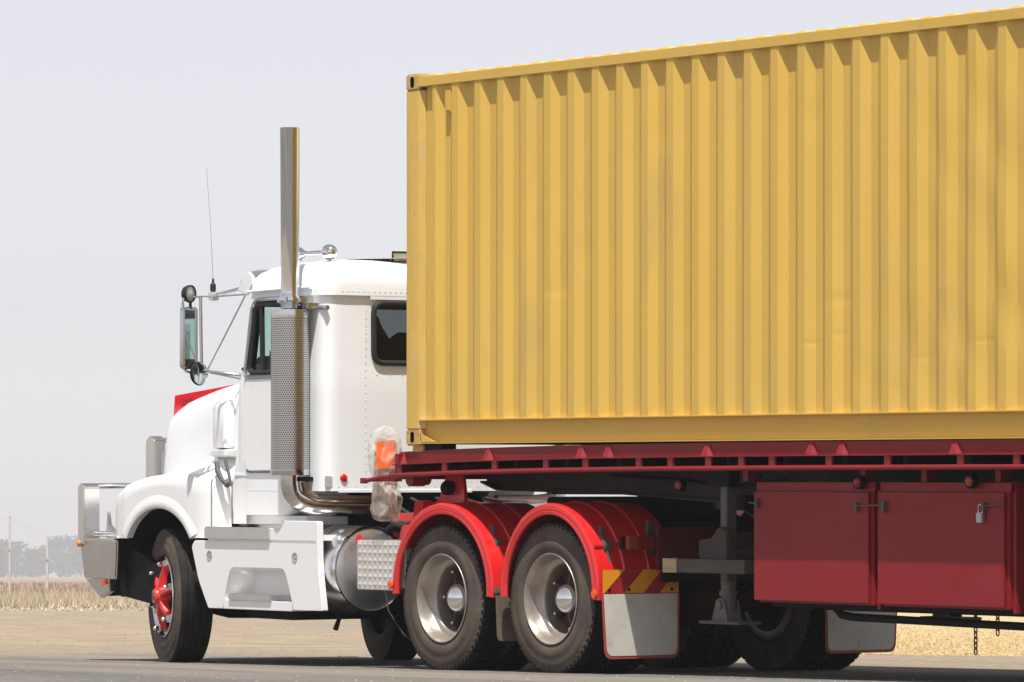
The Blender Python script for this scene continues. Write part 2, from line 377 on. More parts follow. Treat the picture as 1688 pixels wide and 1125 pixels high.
# loose stones on the dirt and the road edge
st = M()
for i in range(9000):
    d = random.uniform(30, 95); l = random.uniform(-.12, .12) * d
    s_ = random.choice((.003, .004, .005, .006, .010)) * random.uniform(.6, 1.3) * (1.5 if d > 48 else 1); p = wpos(d, l, .004)
    sq = random.uniform(.35, .8); q = [random.uniform(.6, 1.25) for _ in range(10)]; a = random.random() * 6.3
    st.add([(p.x + s_ * q[k] * cos(a + k * 1.257), p.y + s_ * q[k] * sin(a + k * 1.257), p.z) for k in range(5)]
           + [(p.x + s_ * .6 * q[5 + k] * cos(a + .5 + k * 1.257), p.y + s_ * .6 * q[5 + k] * sin(a + .5 + k * 1.257), p.z + s_ * sq * q[k]) for k in range(5)],
           [(k, (k + 1) % 5, 5 + (k + 1) % 5, 5 + k) for k in range(5)] + [(5, 6, 7, 8, 9)])
STONE = mat('stone', (.30, .26, .21), .9, var=.3, vs=40)
tag(obj('loose_stones', st, STONE, smooth=0), 'small loose stones scattered over road and dirt verge', 'stones', kind='stuff')

# dry grass
def blade(m, p, h, wd, lean):
    a = random.random() * 2 * pi; dx, dy = cos(a) * wd, sin(a) * wd; b = random.random() * 2 * pi
    m.add([(p.x - dx, p.y - dy, p.z), (p.x + dx, p.y + dy, p.z), (p.x + cos(b) * lean, p.y + sin(b) * lean, p.z + h)], [(0, 1, 2)])
def gmat(name, a, b_):
    m = bpy.data.materials.new(name); m.use_nodes = True; n = m.node_tree.nodes; L = m.node_tree.links; b = n['Principled BSDF']
    b.inputs['Roughness'].default_value = .9; b.inputs['Specular IOR Level'].default_value = .1
    ge = n.new('ShaderNodeNewGeometry'); x = n.new('ShaderNodeMix'); x.data_type = 'RGBA'
    L.new(ge.outputs['Random Per Island'], x.inputs[0]); x.inputs[6].default_value = (*a, 1); x.inputs[7].default_value = (*b_, 1)
    L.new(x.outputs[2], b.inputs['Base Color']); return m
STRAW = gmat('dry_straw', (.38, .27, .13), (.62, .48, .26)); STRAWF = gmat('pale_tall_straw', (.38, .31, .21), (.56, .48, .35)); SCRUB = gmat('dry_scrub', (.30, .21, .17), (.42, .31, .25))
gr = M()
def faredge(l):
    for i in range(len(far) - 1):
        if far[i][0] <= l <= far[i + 1][0]: return far[i][1] + (far[i + 1][1] - far[i][1]) * (l - far[i][0]) / (far[i + 1][0] - far[i][0])
pv = []
for i in range(41):
    l = 1 + i * .5; e = faredge(l) + (wob(l)) + .25
    for k_ in (0, .8, 6, 20, 60): pv.append(wpos(e + k_, l - (.9 if k_ == 0 else 0) * 0 + (random.uniform(-.2, .2) if k_ == 0 else 0), .003))
tag(obj('paddock', M().add(pv, [(5 * i + k_, 5 * i + k_ + 1, 5 * i + k_ + 6, 5 * i + k_ + 5) for i in range(40) for k_ in range(4)]), FIELD, smooth=0), None, None, kind='structure')
for i in range(90000):
    l = random.uniform(1.5, 8); e = faredge(l) + wob(l); d = e + .1 + abs(random.gauss(0, 1)) * 13
    if d > 85: continue
    q = random.random(); blade(gr, wpos(d, l), random.uniform(.006, .020) + (.04 * random.random() if q < .03 else 0), .0035, .03)
tag(obj('short_dry_grass', gr, STRAW, smooth=0), 'short golden dry grass beyond the road at right', 'grass', kind='stuff')
gr = M()
for i in range(80000):
    d = 106 + 40 * random.random() ** 1.5; l = random.uniform(-18, 9)
    blade(gr, wpos(d, l), random.uniform(.08, .30) * (1 + .3 * sin(l * 1.7 + d * .3)), .007, .12)
for i in range(3000):
    d = random.uniform(96, 108); l = random.uniform(-16, 9)
    blade(gr, wpos(d, l), random.uniform(.02, .09), .015, .08)
tag(obj('tall_dry_grass', gr, STRAWF, smooth=0), 'tall straw-coloured dry grass along the far fence line', 'grass', kind='stuff')
gr = M()
for i in range(26000):
    d = random.uniform(150, 420); l = random.uniform(-.2, .03) * d
    blade(gr, wpos(d, l), random.uniform(.10, .36), .025, .15)
tag(obj('distant_scrub', gr, SCRUB, smooth=0), 'distant reddish-brown scrub below the hazy trees', 'scrub', kind='stuff')

# ================================================================== CONTAINER
CT = Thing('shipping_container', 'long yellow corrugated steel shipping container riding on the red trailer', 'container', (0, 0, 1.534))
LEN, WID, ZB, ZT = 12.19, 2.438, 1.534, 4.125
PIT = .278; X0 = .292                       # pitch and phase of the side corrugation
def corr(x):                                # depth behind the outer face
    t = ((x - X0) % PIT)
    if t < .072: return 0.
    if t < .140: return (t - .072) / .068 * .036
    if t < .210: return .036
    return (1 - (t - .210) / .068) * .036
def dent(x, z):
    d = 0; fl = 0
    for (dx, dz, sx, sz, a) in ((5.9, 3.1, .35, .55, .5), (6.35, 3.35, .35, .6, .7), (6.5, 2.25, .3, .35, .9), (6.0, 2.1, .25, .3, .8), (5.55, 2.2, .22, .35, .6), (6.9, 2.4, .4, .5, .9), (7.4, 3.2, .5, .6, .8), (5.2, 1.95, .2, .2, .4)):
        w_ = a * math.exp(-((x - dx) / sx) ** 2 - ((z - dz) / sz) ** 2); fl = max(fl, w_)
    return fl
CREASE = [(random.uniform(4.4, 7.2), random.uniform(1.85, 2.4), random.uniform(.03, .07), random.uniform(.010, .016), random.uniform(.0015, .003)) for _ in range(4)] + [(random.uniform(.6, 12), random.uniform(1.8, 3.9), random.uniform(.05, .14), random.uniform(.03, .12), random.uniform(.001, .0022)) for _ in range(24)]
xs = [.205]
k = 0
while True:
    b0 = X0 + k * PIT
    if b0 > LEN - .22: break
    for q in (0, .036, .072, .095, .118, .140, .175, .210, .233, .256):
        if b0 + q < LEN - .2: xs.append(b0 + q)
    k += 1
xs.append(LEN - .2)
def sidepanel(far_side):
    zs = [1.715 + (4.045 - 1.715) * i / 150 for i in range(151)]; rings = []
    for z in zs:
        row = []
        for x in xs:
            c = corr(x) if x > .3 else .036
            if not far_side:
                f = dent(x, z); sh = .028 * f * sin(x * 9.1 + z * 3.3) * sin(z * 4.7 + x * 2)
                c = c * (1 - .42 * f) + .012 * f + sh * .35
                c += .0012 * sin(x * 2.1 + z * 1.7)
                for (qx, qz, wx_, wz_, qa) in CREASE:
                    if abs(x - qx) < 2.5 * wx_ and abs(z - qz) < 2.5 * wz_: c += qa * math.exp(-((x - qx) / wx_) ** 2 - ((z - qz) / wz_) ** 2)
            y = .008 + max(c, 0)
            row.append((x, WID - y if far_side else y, z))
        rings.append(row)
    return M().loft(rings, False)
CT.part('side_panel', sidepanel(False), YEL, smooth=20)
CT.part('side_panel', sidepanel(True), YEL, smooth=20)
for Y in (0, 1):
    def my(m): 
        if not Y: return m
        q = M(); q.v = [(x, WID - y, z) for x, y, z in m.v]; q.f = [f[::-1] for f in m.f]; return q
    CT.part('top_rail', my(M().box(.162, LEN - .162, .003, .063, 4.030, 4.098)), YEL, bevel=.004)
    ch = M().prism([(.004, 1.708), (.004, 1.716), (.06, 1.716), (.06, 1.548), (.006, 1.548), (.006, 1.5545), (.052, 1.5545), (.052, 1.708)], 'x', .162, LEN - .162)
    CT.part('bottom_rail', my(ch), YEL)
    gs = M().prism([(.163, 1.560), (.163, 1.615), (.175, 1.615), (.36, 1.560)], 'y', .012, .020)
    CT.part('rail_gusset', my(gs), YEL)
    for X in (0, 1):
        def mx(m):
            if not X: return m
            q = M(); q.v = [(LEN - x, y, z) for x, y, z in m.v]; q.f = [f[::-1] for f in m.f]; return q
        po = M().prism([(.006, .004), (.150, .004), (.158, .008), (.200, .046), (.200, .075), (.16, .15), (.006, .15)], 'z', 1.652, 4.007)
        CT.part('corner_post', mx(my(po)), YELP, bevel=.004)
        for z0 in (ZB, ZT - .118):
            c = CT.part('corner_casting', mx(my(M().box(0, .178 if z0 == ZB else .165, 0, .162, z0, z0 + .118))), YELD, bevel=.012, seg=3)
            cut = obj('cut', mx(my(M().prism(rpoly([(.062, z0 + .020), (.110, z0 + .020), (.110, z0 + .098), (.062, z0 + .098)], .024), 'y', -.05, .30))), BLK, CT.o, CT.base)
            cux = obj('cut', mx(my(M().prism(rpoly([(.050, z0 + .020), (.112, z0 + .020), (.112, z0 + .098), (.050, z0 + .098)], .024), 'x', -.05, .135))), YELD, CT.o, CT.base)
            boolean(c, [cut, cux])
# roof with transverse corrugations, ends, floor
rv = []; x = .17
prof = []
while x < LEN - .2:
    for q, h in ((0, .0), (.035, .0), (.06, .022), (.149, .022), (.174, .0)): prof.append((x + q, 4.092 + h))
    x += .209
rings = [[(px, y, (4.085 if e else pz) + (.006 if y == WID / 2 else 0)) for px, pz in prof] for y, e in ((.030, 1), (.040, 0), (WID / 2, 0), (WID - .040, 0), (WID - .030, 1))]
CT.part('roof_panel', M().loft(rings, False), YEL, smooth=20)
CT.part('front_panel', M().box(.04, .06, .15, WID - .15, 1.66, 4.04), YEL)
for y0, y1 in ((.15, 1.21), (1.225, WID - .15)): CT.part('cargo_door', M().box(LEN - .06, LEN - .02, y0, y1, 1.66, 4.04), YEL, bevel=.01)
for x0 in (.0, LEN - .15):
    CT.part('end_header', M().box(x0 + .01, x0 + .14, .15, WID - .15, 4.03, 4.11), YEL, bevel=.005)
    CT.part('end_sill', M().box(x0 + .01, x0 + .14, .15, WID - .15, 1.545, 1.66), YEL, bevel=.005)
CT.part('floor', M().box(.15, LEN - .15, .07, WID - .07, 1.60, 1.66), BLK)
CT.part('header_plate', M().box(.16, .33, .03, WID - .03, 4.099, 4.106), YEL)
br = CT.part('vent_cover', M().prism([(.002, 3.985), (.002, 3.845), (.034, 3.815), (.043, 3.815), (.043, 3.985)], 'x', .492, .548), YEL, bevel=.004)
CT.part('vent_base', M().box(.548, .60, .030, .046, 3.79, 4.0), YEL)

# ================================================================== TRAILER
TR = Thing('flatbed_trailer', 'dark red flat-deck semi-trailer with side toolboxes under the yellow container', 'trailer', (3.4, 1.22, gz(3.4, 1.22)))
def zd(x): return 1.492 + .052 * (1 - math.exp(-max(0, x + .1) / 1.7)) if x < 6 else 1.543
XF, XR = -.11, 12.35
sx = [XF + .35 * i for i in range(36)] + [XR]
def along(poly):                            # a section (y, dz) carried along the deck line
    return M().loft([[(x, y, zd(x) + dz) for y, dz in poly] for x in sx])
def both(name, m, mt, **k):
    a = TR.part(name, m, mt, **k); b = TR.part(name, mirY(m), mt, **k); return a
both('side_rail', along([(.022, 0), (.026, -.084), (-.040, -.085), (-.040, -.092), (.04, -.092), (.04, -.01), (.06, -.01), (.06, 0)]), RED)
both('rope_rail', M().tube([(XF - .06, .01, zd(XF) - .165), (XF - .03, -.028, zd(XF) - .165)] + [(x, -.030, zd(x) - .165) for x in sx], .0165, 10), RED)
TR.part('deck_plate', along([(.06, -.002), (2.38, -.002), (2.38, -.03), (.06, -.03)]), BLK)
for x in (-.04, 1.03, 2.13, 2.44, 3.53, 4.62, 4.93, 6.03, 7.1, 8.2, 8.5, 9.6, 10.7):
    z = zd(x)
    m = M().add([(x - .055, .0225, z - .002), (x - .055, -.014, z - .0845), (x + .004, -.014, z - .0845), (x - .012, .0222, z - .002), (x + .024, .0265, z - .0845), (x - .058, .0265, z - .0845)],
                [(0, 5, 1), (0, 1, 2, 3), (3, 2, 4), (5, 4, 2, 1)])
    both('rail_gusset', m, RED, smooth=0)
for x in (-.03, .54, 1.15, 1.76, 2.22, 2.82, 3.17, 3.58, 3.93, 4.25, 4.83, 5.41, 6.11, 6.63, 7.2, 7.8, 8.4, 9.0, 9.6, 10.2, 10.8, 11.4, 12):
    z = zd(x); both('rope_rail_hanger', M().box(x - .034, x + .030, -.034, -.016, z - .158, z - .091), RED, bevel=.003)
# main beams: shallow neck, deeper behind
nk = [(-.05, 1.29), (.15, 1.235), (1.65, 1.212), (2.9, 1.155), (3.3, 1.0), (12.2, 1.0)]
for y in (.72, 1.66):
    TR.part('main_beam', M().prism([(-.05, 1.40)] + nk + [(12.2, 1.42)], 'y', y, y + .025), BEAM)
    fl = M()
    for (a, b) in zip(nk[:-1], nk[1:]):
        fl.prism([(a[0], a[1]), (b[0], b[1]), (b[0], b[1] - .014), (a[0], a[1] - .014)], 'y', y - .055, y + .085)
    TR.part('beam_flange', fl, BEAM)
    TR.part('beam_top_flange', M().box(-.05, 12.2, y - .05, y + .075, 1.40, 1.415), BEAM)
for i in range(21):
    x = .05 + i * .6; TR.part('cross_member', M().box(x, x + .05, .06, 2.38, 1.385, 1.46), BLK)
TR.part('front_beam', M().box(XF, XF + .06, -.02, 2.46, 1.30, 1.48), RED, bevel=.006)
TR.part('skid_plate', M().prism([(.62, 1.213), (1.7, 1.208), (1.7, 1.196), (.62, 1.196)], 'y', .81, 1.64), BLK)
TR.part('king_pin', M().cyl((1.15, 1.22, 1.20), (1.15, 1.22, 1.03), .045), BLK)
# front lower rail that holds the wrapped bundle
TR.part('bundle_bracket', M().tube([(-.02, .0, 1.325), (-.22, -.045, 1.315), (-.46, -.045, 1.288)], .016, 8).box(-.49, -.44, -.06, -.03, 1.27, 1.31), RED)
# twist-lock plinths under the container front
both('twist_lock_plinth', M().box(.06, .19, .02, .18, 1.49, 1.536), YELD, bevel=.004)
both('container_packer', M().box(.17, .40, .04, .16, 1.493, 1.548), BLK, bevel=.003)
# headboard gear: round gladhand, lug, hose connection brackets at the front
TR.part('air_line_boss', M().cyl((.05, -.0, 1.305), (.05, .12, 1.305), .055).cyl((.05, .12, 1.305), (.05, .16, 1.305), .045), RED, bevel=.004)
# landing legs
for y0, s_ in ((.30, 1), (2.14, -1)):
    y = y0
    lg = TR.part('landing_leg', M().box(3.31, 3.385, y - .035, y + .045, .62, 1.32), LEGM, bevel=.006)
    TR.part('inner_leg', M().cyl((3.35, y, .46), (3.35, y, .64), .047).cyl((3.35, y, .55), (3.35, y, .58), .058), LEGM, lg)
    TR.part('foot_bracket', M().prism([(3.25, .385), (3.42, .385), (3.385, .52), (3.34, .535), (3.30, .52)], 'y', y - .06, y - .05).prism([(3.25, .385), (3.42, .385), (3.385, .52), (3.34, .535), (3.30, .52)], 'y', y + .05, y + .06).cyl((3.34, y - .075, .49), (3.34, y + .075, .49), .028), LEGM, lg)
    TR.part('foot_plate', M().box(3.15, 3.58, y - .09, y + .10, .365, .385), GREY, lg, bevel=.004)
    TR.part('gearbox', M().prism(rpoly([(3.16, .79), (3.38, .74), (3.47, .77), (3.47, .97), (3.38, 1.0), (3.29, .92), (3.16, .91)], .02), 'y', y - .10 * s_, y - .045 * s_), BEAM, lg, bevel=.008)
    TR.part('leg_brace', M().tube([(3.45, y + .0, 1.22), (3.6, y + .3 * s_, 1.3)], .03), BEAM, lg)
TR.part('leg_cross_shaft', M().tube([(3.35, .3, .84), (3.35, 2.14, .84)], .02), GREY)
for y in (.25,):
    m = M().box(3.24, 3.46, y - .03, y + .06, 1.255, 1.36); both('leg_mount', m, BLK)
TR.part('leg_cross_member', M().box(3.30, 3.40, .4, 2.04, 1.10, 1.2), BLK)
# tool boxes (near) and the same on the far side
def toolbox(x0, x1, last):
    y0 = .10; zt, zb = 1.225, .535
    for far_ in (0, 1):
        f = mirY if far_ else (lambda q: q)
        bo = TR.part('toolbox', f(M().box(x0 + .012, x1 - .005, y0 + .014, y0 + .62, zb - .012, zt + .03)), REDB, bevel=.006)
        TR.part('toolbox_header', f(M().box(x0 + .005, x1 + .02, y0 + .004, y0 + .0135, zt + .004, 1.285)), REDB, bo, bevel=.003)
        dr = TR.part('toolbox_door', f(M().prism(rrect(x0 - .01, x1 - .035, zb, zt, .006, 2), 'y', y0 - .006, y0 + .012)), REDB, bo, bevel=.004)
        if far_: continue
        hs = ((x0 - .01,), (x1 - .075,))
        if not last:
            TR.part('latch', M().tube([(x1 - .13, y0 - .02, 1.14), (x1 + .13, y0 - .02, 1.145)], .006, 6).box(x1 - .145, x1 - .125, y0 - .03, y0 - .006, 1.10, 1.16).box(x1 + .12, x1 + .145, y0 - .03, y0 - .006, 1.10, 1.17), GREY, bo)
            TR.part('latch', M().tube([(x0 - .04, y0 - .02, 1.155), (x0 + .04, y0 - .02, 1.15)], .006, 6).box(x0 + .03, x0 + .05, y0 - .03, y0 - .006, 1.12, 1.18), GREY, bo)
        else:
            TR.part('latch', M().tube([(x1 - .22, y0 - .02, 1.145), (x1 - .02, y0 - .02, 1.15)], .006, 6).box(x1 - .225, x1 - .20, y0 - .03, y0 - .006, 1.11, 1.165), GREY, bo)
toolbox(3.905, 5.10, False); toolbox(5.165, 6.40, True)
for f in (lambda q: q, mirY):
    TR.part('toolbox_end_plate', f(M().box(5.115, 5.150, .125, .6, .50, 1.24)), RED, bevel=.003)
    TR.part('toolbox_end_plate', f(M().box(6.405, 6.435, .13, .7, .50, 1.29)), RED, bevel=.003)
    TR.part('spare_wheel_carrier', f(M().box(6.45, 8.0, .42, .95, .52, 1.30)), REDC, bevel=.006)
    TR.part('underrun_pipe', f(M().tube([(4.40, .33, .60), (4.43, .33, .50), (4.50, .33, .45), (4.62, .33, .438), (6.6, .33, .415), (8.2, .33, .40)], .026, 10)), BLK)
    TR.part('toolbox_skid', f(M().box(3.95, 6.5, .2, .24, .495, .520).box(4.35, 8.0, .30, .36, .478, .494)), BLK)
# side lamps
for x, mt_, y, z in ((2.79, DIMOR, .30, 1.265), (5.02, DIMRED, .03, 1.285), (6.10, DIMOR, .03, 1.292)):
    la = TR.part('side_lamp', M().cyl((x, y + .012, z), (x, y + .05, z), .045, 20), BLK)
    TR.part('lens', M().sphere((x + .004, y + .008, z), .032, 14, (1, .55, 1)), mt_, la)
for x in (3.75, 4.95, 5.55, 6.25): TR.part('hanger_bracket', M().box(x, x + .05, .12, .2, 1.29, 1.39), RED)
TR.part('air_pipe', M().tube([(1.6, .62, 1.33), (2.4, .64, 1.30), (3.0, .64, 1.25), (3.3, .6, 1.32)], .012, 6), BLK)

# ================================================================== wheels (shared meshes)
def tyre_mesh(name, drive, R=.515, wid=.275):
    # profile across the tyre from outer bead to inner bead: (radius, y)
    side = [(.300, .028), (.318, .012), (.345, .004), (.385, -.002), (.392, .002), (.43, .001), (.455, .004), (.462, .008), (.485, .016)]
    n = 200 if drive else 96; rings = []
    tw0, tw1 = .018, wid - .018
    if drive: rows = [(R - .004, tw0 + .004, 1, 0), (R, tw0 + .016, 1, 0), (R, tw0 + .060, 1, 0), (R - .016, tw0 + .062, 0, 0), (R - .016, tw0 + .072, 0, 0), (R, tw0 + .074, 2, 0), (R, wid / 2 - .006, 2, 0), (R - .014, wid / 2 - .005, 0, 0), (R - .014, wid / 2 + .005, 0, 0), (R, wid / 2 + .006, 3, 0), (R, tw1 - .074, 3, 0), (R - .016, tw1 - .072, 0, 0), (R - .016, tw1 - .062, 0, 0), (R, tw1 - .060, 4, 0), (R, tw1 - .016, 4, 0), (R - .004, tw1 - .004, 4, 0)]
    else:
        rows = [(R - .012, tw0 - .004, 0, 0), (R - .003, tw0 + .006, 0, 0), (R, tw0 + .02, 0, 0)]
        for gy in (.064, .112, .163, .211):
            rows += [(R, gy - .006, 0, 0), (R - .014, gy - .005, 0, 0), (R - .014, gy + .005, 0, 0), (R, gy + .006, 0, 0)]
        rows += [(R, tw1 - .02, 0, 0), (R - .003, tw1 - .006, 0, 0), (R - .012, tw1 + .004, 0, 0)]
    pr = [(r, y, -1, 0) for r, y in side] + rows + [(r, wid - y, -1, 0) for r, y in side[::-1]]
    NL = 58; fr_ = (0, .58, .64, .94)
    for (r, y, c, _) in pr:
        ring = []
        for j in range(NL * 4 if drive else n):
            if drive:
                a = 2 * pi * (j // 4 + fr_[j % 4] + (0, 0, .45, .1, .6)[max(c, 0)] * (c > 1)) / NL; rr = r - (.013 if c > 0 and j % 4 > 1 else 0)
            else: a = 2 * pi * j / n; rr = r
            ring.append((rr * cos(a), y, rr * sin(a)))
        rings.append(ring)
    return mesh_of(M().loft(rings, True, False), name, smooth=40)
TY_D = tyre_mesh('drive_tyre', True); TY_S = tyre_mesh('steer_tyre', False)
for t in (TY_D, TY_S):
    t.materials.append(RUB); t.materials.append(TREAD)
    for p in t.polygons:
        if (p.center.x ** 2 + p.center.z ** 2) ** .5 > .496: p.material_index = 1
def lm(prof, n=48): return M().lathe(prof, (0, 0, 0), (0, 1, 0), n)
RIM_D = mesh_of(lm([(.296, .045), (.302, .026), (.307, .012), (.309, .008), (.306, .004), (.300, .006), (.294, .022), (.284, .05), (.277, .088), (.268, .102), (.246, .110), (.238, .116), (.233, .130), (.230, .20), (.230, .26), (.262, .262), (.29, .25)]), 'rim'); RIM_D.materials.append(RIM)
def spider(dep, nsp, col_r=.25):
    m = M(); hr_ = .115 if dep > .1 else .085
    m.lathe([(.0, dep - .02), (hr_ * .75, dep - .02), (hr_ * .97, dep), (hr_, dep + .05), (hr_, dep + .16)], (0, 0, 0), (0, 1, 0), 28)
    for k in range(nsp):
        a = 2 * pi * k / nsp + .3; u = Vector((cos(a), 0, sin(a))); t = Vector((-sin(a), 0, cos(a))); y = Vector((0, 1, 0))
        rings = []
        for r_, hw, d0, d1 in ((.06, .036, dep - .012, dep + .05), (.14, .023, dep - .006, dep + .05), (.20, .026, dep + .012, dep + .06), (.229 if dep > .1 else .256, .040, dep + .03, dep + .08)):
            rings.append([u * r_ + t * hw + y * (d0 + .02), u * r_ + t * hw * .55 + y * d0, u * r_ - t * hw * .55 + y * d0, u * r_ - t * hw + y * (d0 + .02), u * r_ - t * hw + y * d1, u * r_ + t * hw + y * d1])
        m.loft(rings)
    return m
SPID_D = mesh_of(spider(.168, 6), 'spoke_hub', smooth=40); SPID_D.materials.append(HUBD)
DISC_D = mesh_of(lm([(.231, .225), (.20, .225), (.10, .23), (.0, .23)]), 'drum', smooth=40); DISC_D.materials.append(DRUM)
HUBC = mesh_of(lm([(.002, .078), (.030, .080), (.06, .089), (.085, .107), (.100, .130), (.105, .155), (.105, .19)], 36), 'hub_cap', smooth=60); HUBC.materials.append(CHROME)
NUT = mesh_of(M().cyl((0, -.014, 0), (0, .03, 0), .020, 6).sphere((0, -.014, 0), .016, 10), 'wheel_nut', smooth=40); NUT.materials.append(CHROME)
NUTS = mesh_of(M().cyl((0, -.004, 0), (0, .03, 0), .015, 6).sphere((0, -.004, 0), .011, 10), 'wheel_nut', smooth=40); NUTS.materials.append(STEEL)
RIM_S = mesh_of(lm([(.296, .05), (.303, .026), (.308, .010), (.309, .002), (.303, -.004), (.297, .002), (.290, .018), (.278, .040), (.270, .060), (.262, .10), (.262, .20)]), 'rim', smooth=40); RIM_S.materials.append(CHROME)
SPID_S = mesh_of(spider(-.03, 6), 'spoke_hub', smooth=40); SPID_S.materials.append(SCAR)
DISC_S = mesh_of(lm([(.262, .15), (.18, .16), (.0, .16)]), 'drum', smooth=40); DISC_S.materials.append(DRUM)
HUBS = mesh_of(lm([(.0, -.075), (.052, -.072), (.06, -.06), (.062, -.03)], 24), 'hub_cap', smooth=40); HUBS.materials.append(SCAR)
HUBS2 = mesh_of(lm([(.0, -.079), (.028, -.079), (.032, -.074)], 20), 'hub_oil_cap', smooth=40); HUBS2.materials.append(GREY)
CLAMP = mesh_of(M().box(-.03, .03, -.012, .05, -.02, .03), 'rim_clamp', smooth=0, bevel=.006); CLAMP.materials.append(CHROME)
def drive_wheel(T, x, far_, outer=True, trail=False, roll=0.):
    y = (0.015 if outer else .335); y = 2.44 - y if far_ else y
    z = gz(x, y + (.14 if not far_ else -.14)) + .503
    wq = T.inst('wheel', RIM_D, (x, y, z)); wq.rotation_euler = (0, roll, pi if far_ else 0)
    def sub(n, me, loc=(0, 0, 0)): o = obj(n, me, None, wq); o.location = loc; return o
    sub('tyre', TY_D)
    if outer:
        sub('spoke_hub', SPID_D); sub('drum', DISC_D); sub('hub_cap', HUBC)
        if not far_:
            for k in range(6):
                a = 2 * pi * k / 6 + .3 + .0
                sub('wheel_nut', NUTS, (.205 * cos(a), .170, .205 * sin(a)))
    return wq

# ================================================================== PRIME MOVER
TK = Thing('prime_mover_truck', 'white conventional prime mover with red rear guards and chrome exhaust stack', 'truck', (-1.0, 1.22, gz(-1.0, 1.22)))
def tboth(name, m, mt, parent=None, **k):
    a = TK.part(name, m, mt, parent, **k); b = TK.part(name, mirY(m), mt, parent, **k); return a, b
AX1, AX2, AXF = .42, 1.735, -3.50
for T, axs in ((TK, (AX1, AX2)), (TR, (9.0, 10.25, 11.5))):
    for i, x in enumerate(axs):
        for far_ in (False, True):
            for outer in (True, False): drive_wheel(T, x, far_, outer, roll=.31 + .5 * i + (.9 if far_ else 0))
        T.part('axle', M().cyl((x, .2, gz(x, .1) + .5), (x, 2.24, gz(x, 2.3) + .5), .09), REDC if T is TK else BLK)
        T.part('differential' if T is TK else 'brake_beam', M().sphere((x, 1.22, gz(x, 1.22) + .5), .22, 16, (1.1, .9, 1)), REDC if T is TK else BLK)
# steer wheels, turned to the right
for far_ in (False, True):
    xw, yw = (AXF + .01, .10) if not far_ else (AXF, 2.34)
    z = gz(xw, yw) + .503
    wq = TK.inst('wheel', RIM_S, (xw, yw, z)); st_ = radians(-16)
    wq.rotation_euler = (0, 0, st_ + (pi if far_ else 0))
    def sub(n, me, loc=(0, 0, 0)): o = obj(n, me, None, wq); o.location = loc; return o
    sub('tyre', TY_S); sub('spoke_hub', SPID_S); sub('drum', DISC_S); sub('hub_cap', HUBS); sub('hub_oil_cap', HUBS2)
    for k in range(6):
        a = 2 * pi * k / 6 + .3
        sub('rim_clamp', CLAMP, (.252 * cos(a), -.004, .252 * sin(a))); sub('wheel_nut', NUT, (.250 * cos(a), -.03, .250 * sin(a)))
        a += .52; sub('wheel_nut', NUTS, (.17 * cos(a), .09, .17 * sin(a)))
TK.part('front_axle', M().tube([(AXF, .35, .38), (AXF, .7, .30), (AXF, 1.75, .28), (AXF, 2.1, .36)], .06), BLK)
# chassis
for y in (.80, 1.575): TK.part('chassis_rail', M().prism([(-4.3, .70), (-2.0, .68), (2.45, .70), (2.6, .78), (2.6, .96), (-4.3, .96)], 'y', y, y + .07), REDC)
for x in (-2.5, -1.3, -.2, .9, 2.3): TK.part('cross_member', M().box(x, x + .1, .87, 1.575, .74, .94), REDC)
tboth('rail_end_plate', M().prism([(.33, .70), (.86, .70), (.86, .88), (.78, .985), (.33, .985)], 'x', 2.52, 2.545), REDC)
TK.part('engine', M().prism([(-4.15, .62), (-3.9, .36), (-2.6, .33), (-1.9, .40), (-1.6, .62), (-1.6, 1.15), (-2.6, 1.3), (-4.15, 1.3)], 'y', .62, 1.82), BLK, bevel=.03)
TK.part('sump', M().prism([(-2.75, .40), (-2.6, .27), (-2.0, .265), (-1.85, .33), (-1.1, .33), (-1.0, .5), (-2.7, .5)], 'y', .3, 1.9), BLK, bevel=.02)
TK.part('air_tank', M().cyl((-1.75, .95, .42), (-.95, .95, .42), .12, 20), BLK, bevel=.01)
TK.part('drain_lever', M().tube([(-1.22, .2, .34), (-1.17, .2, .30), (-1.22, .2, .22)], [.012, .016, .02], 8), BLK)
TK.part('inner_liner', M().box(-4.16, -2.62, .62, .66, .40, 1.5), WELL)
TK.part('inner_liner', M().box(-2.76, -2.72, .26, .62, .45, 1.1), WELL)
tboth('wheel_liner', M().loft([[(AXF + .03 + .60 * cos(radians(a)), y, .50 + .575 * sin(radians(a))) for a in range(-10, 191, 10)] for y in (.07, .62)], False), WELL)
tboth('front_skid', M().prism([(-4.25, .42), (-3.50, .33), (-3.0, .36), (-3.0, .44), (-4.1, .82), (-4.25, .82)], 'y', .12, .60), WELL)
# fifth wheel and ramps
TK.part('fifth_wheel', M().prism(rpoly([(.62, .75), (1.40, .70), (1.62, .95), (1.62, 1.49), (1.40, 1.74), (.62, 1.69)], .06), 'z', 1.05, 1.18).prism([(.75, .96), (1.6, .96), (1.45, 1.10), (.95, 1.10)], 'y', .78, 1.66), BLK, bevel=.012)
tboth('fifth_wheel_ramp', M().prism([(1.40, .98), (1.85, .96), (1.80, 1.0), (1.55, 1.10)], 'y', .78, .95), BLK, bevel=.01)
TK.part('turntable_base', M().box(.55, 1.75, .75, 1.69, .962, 1.0), BLK)
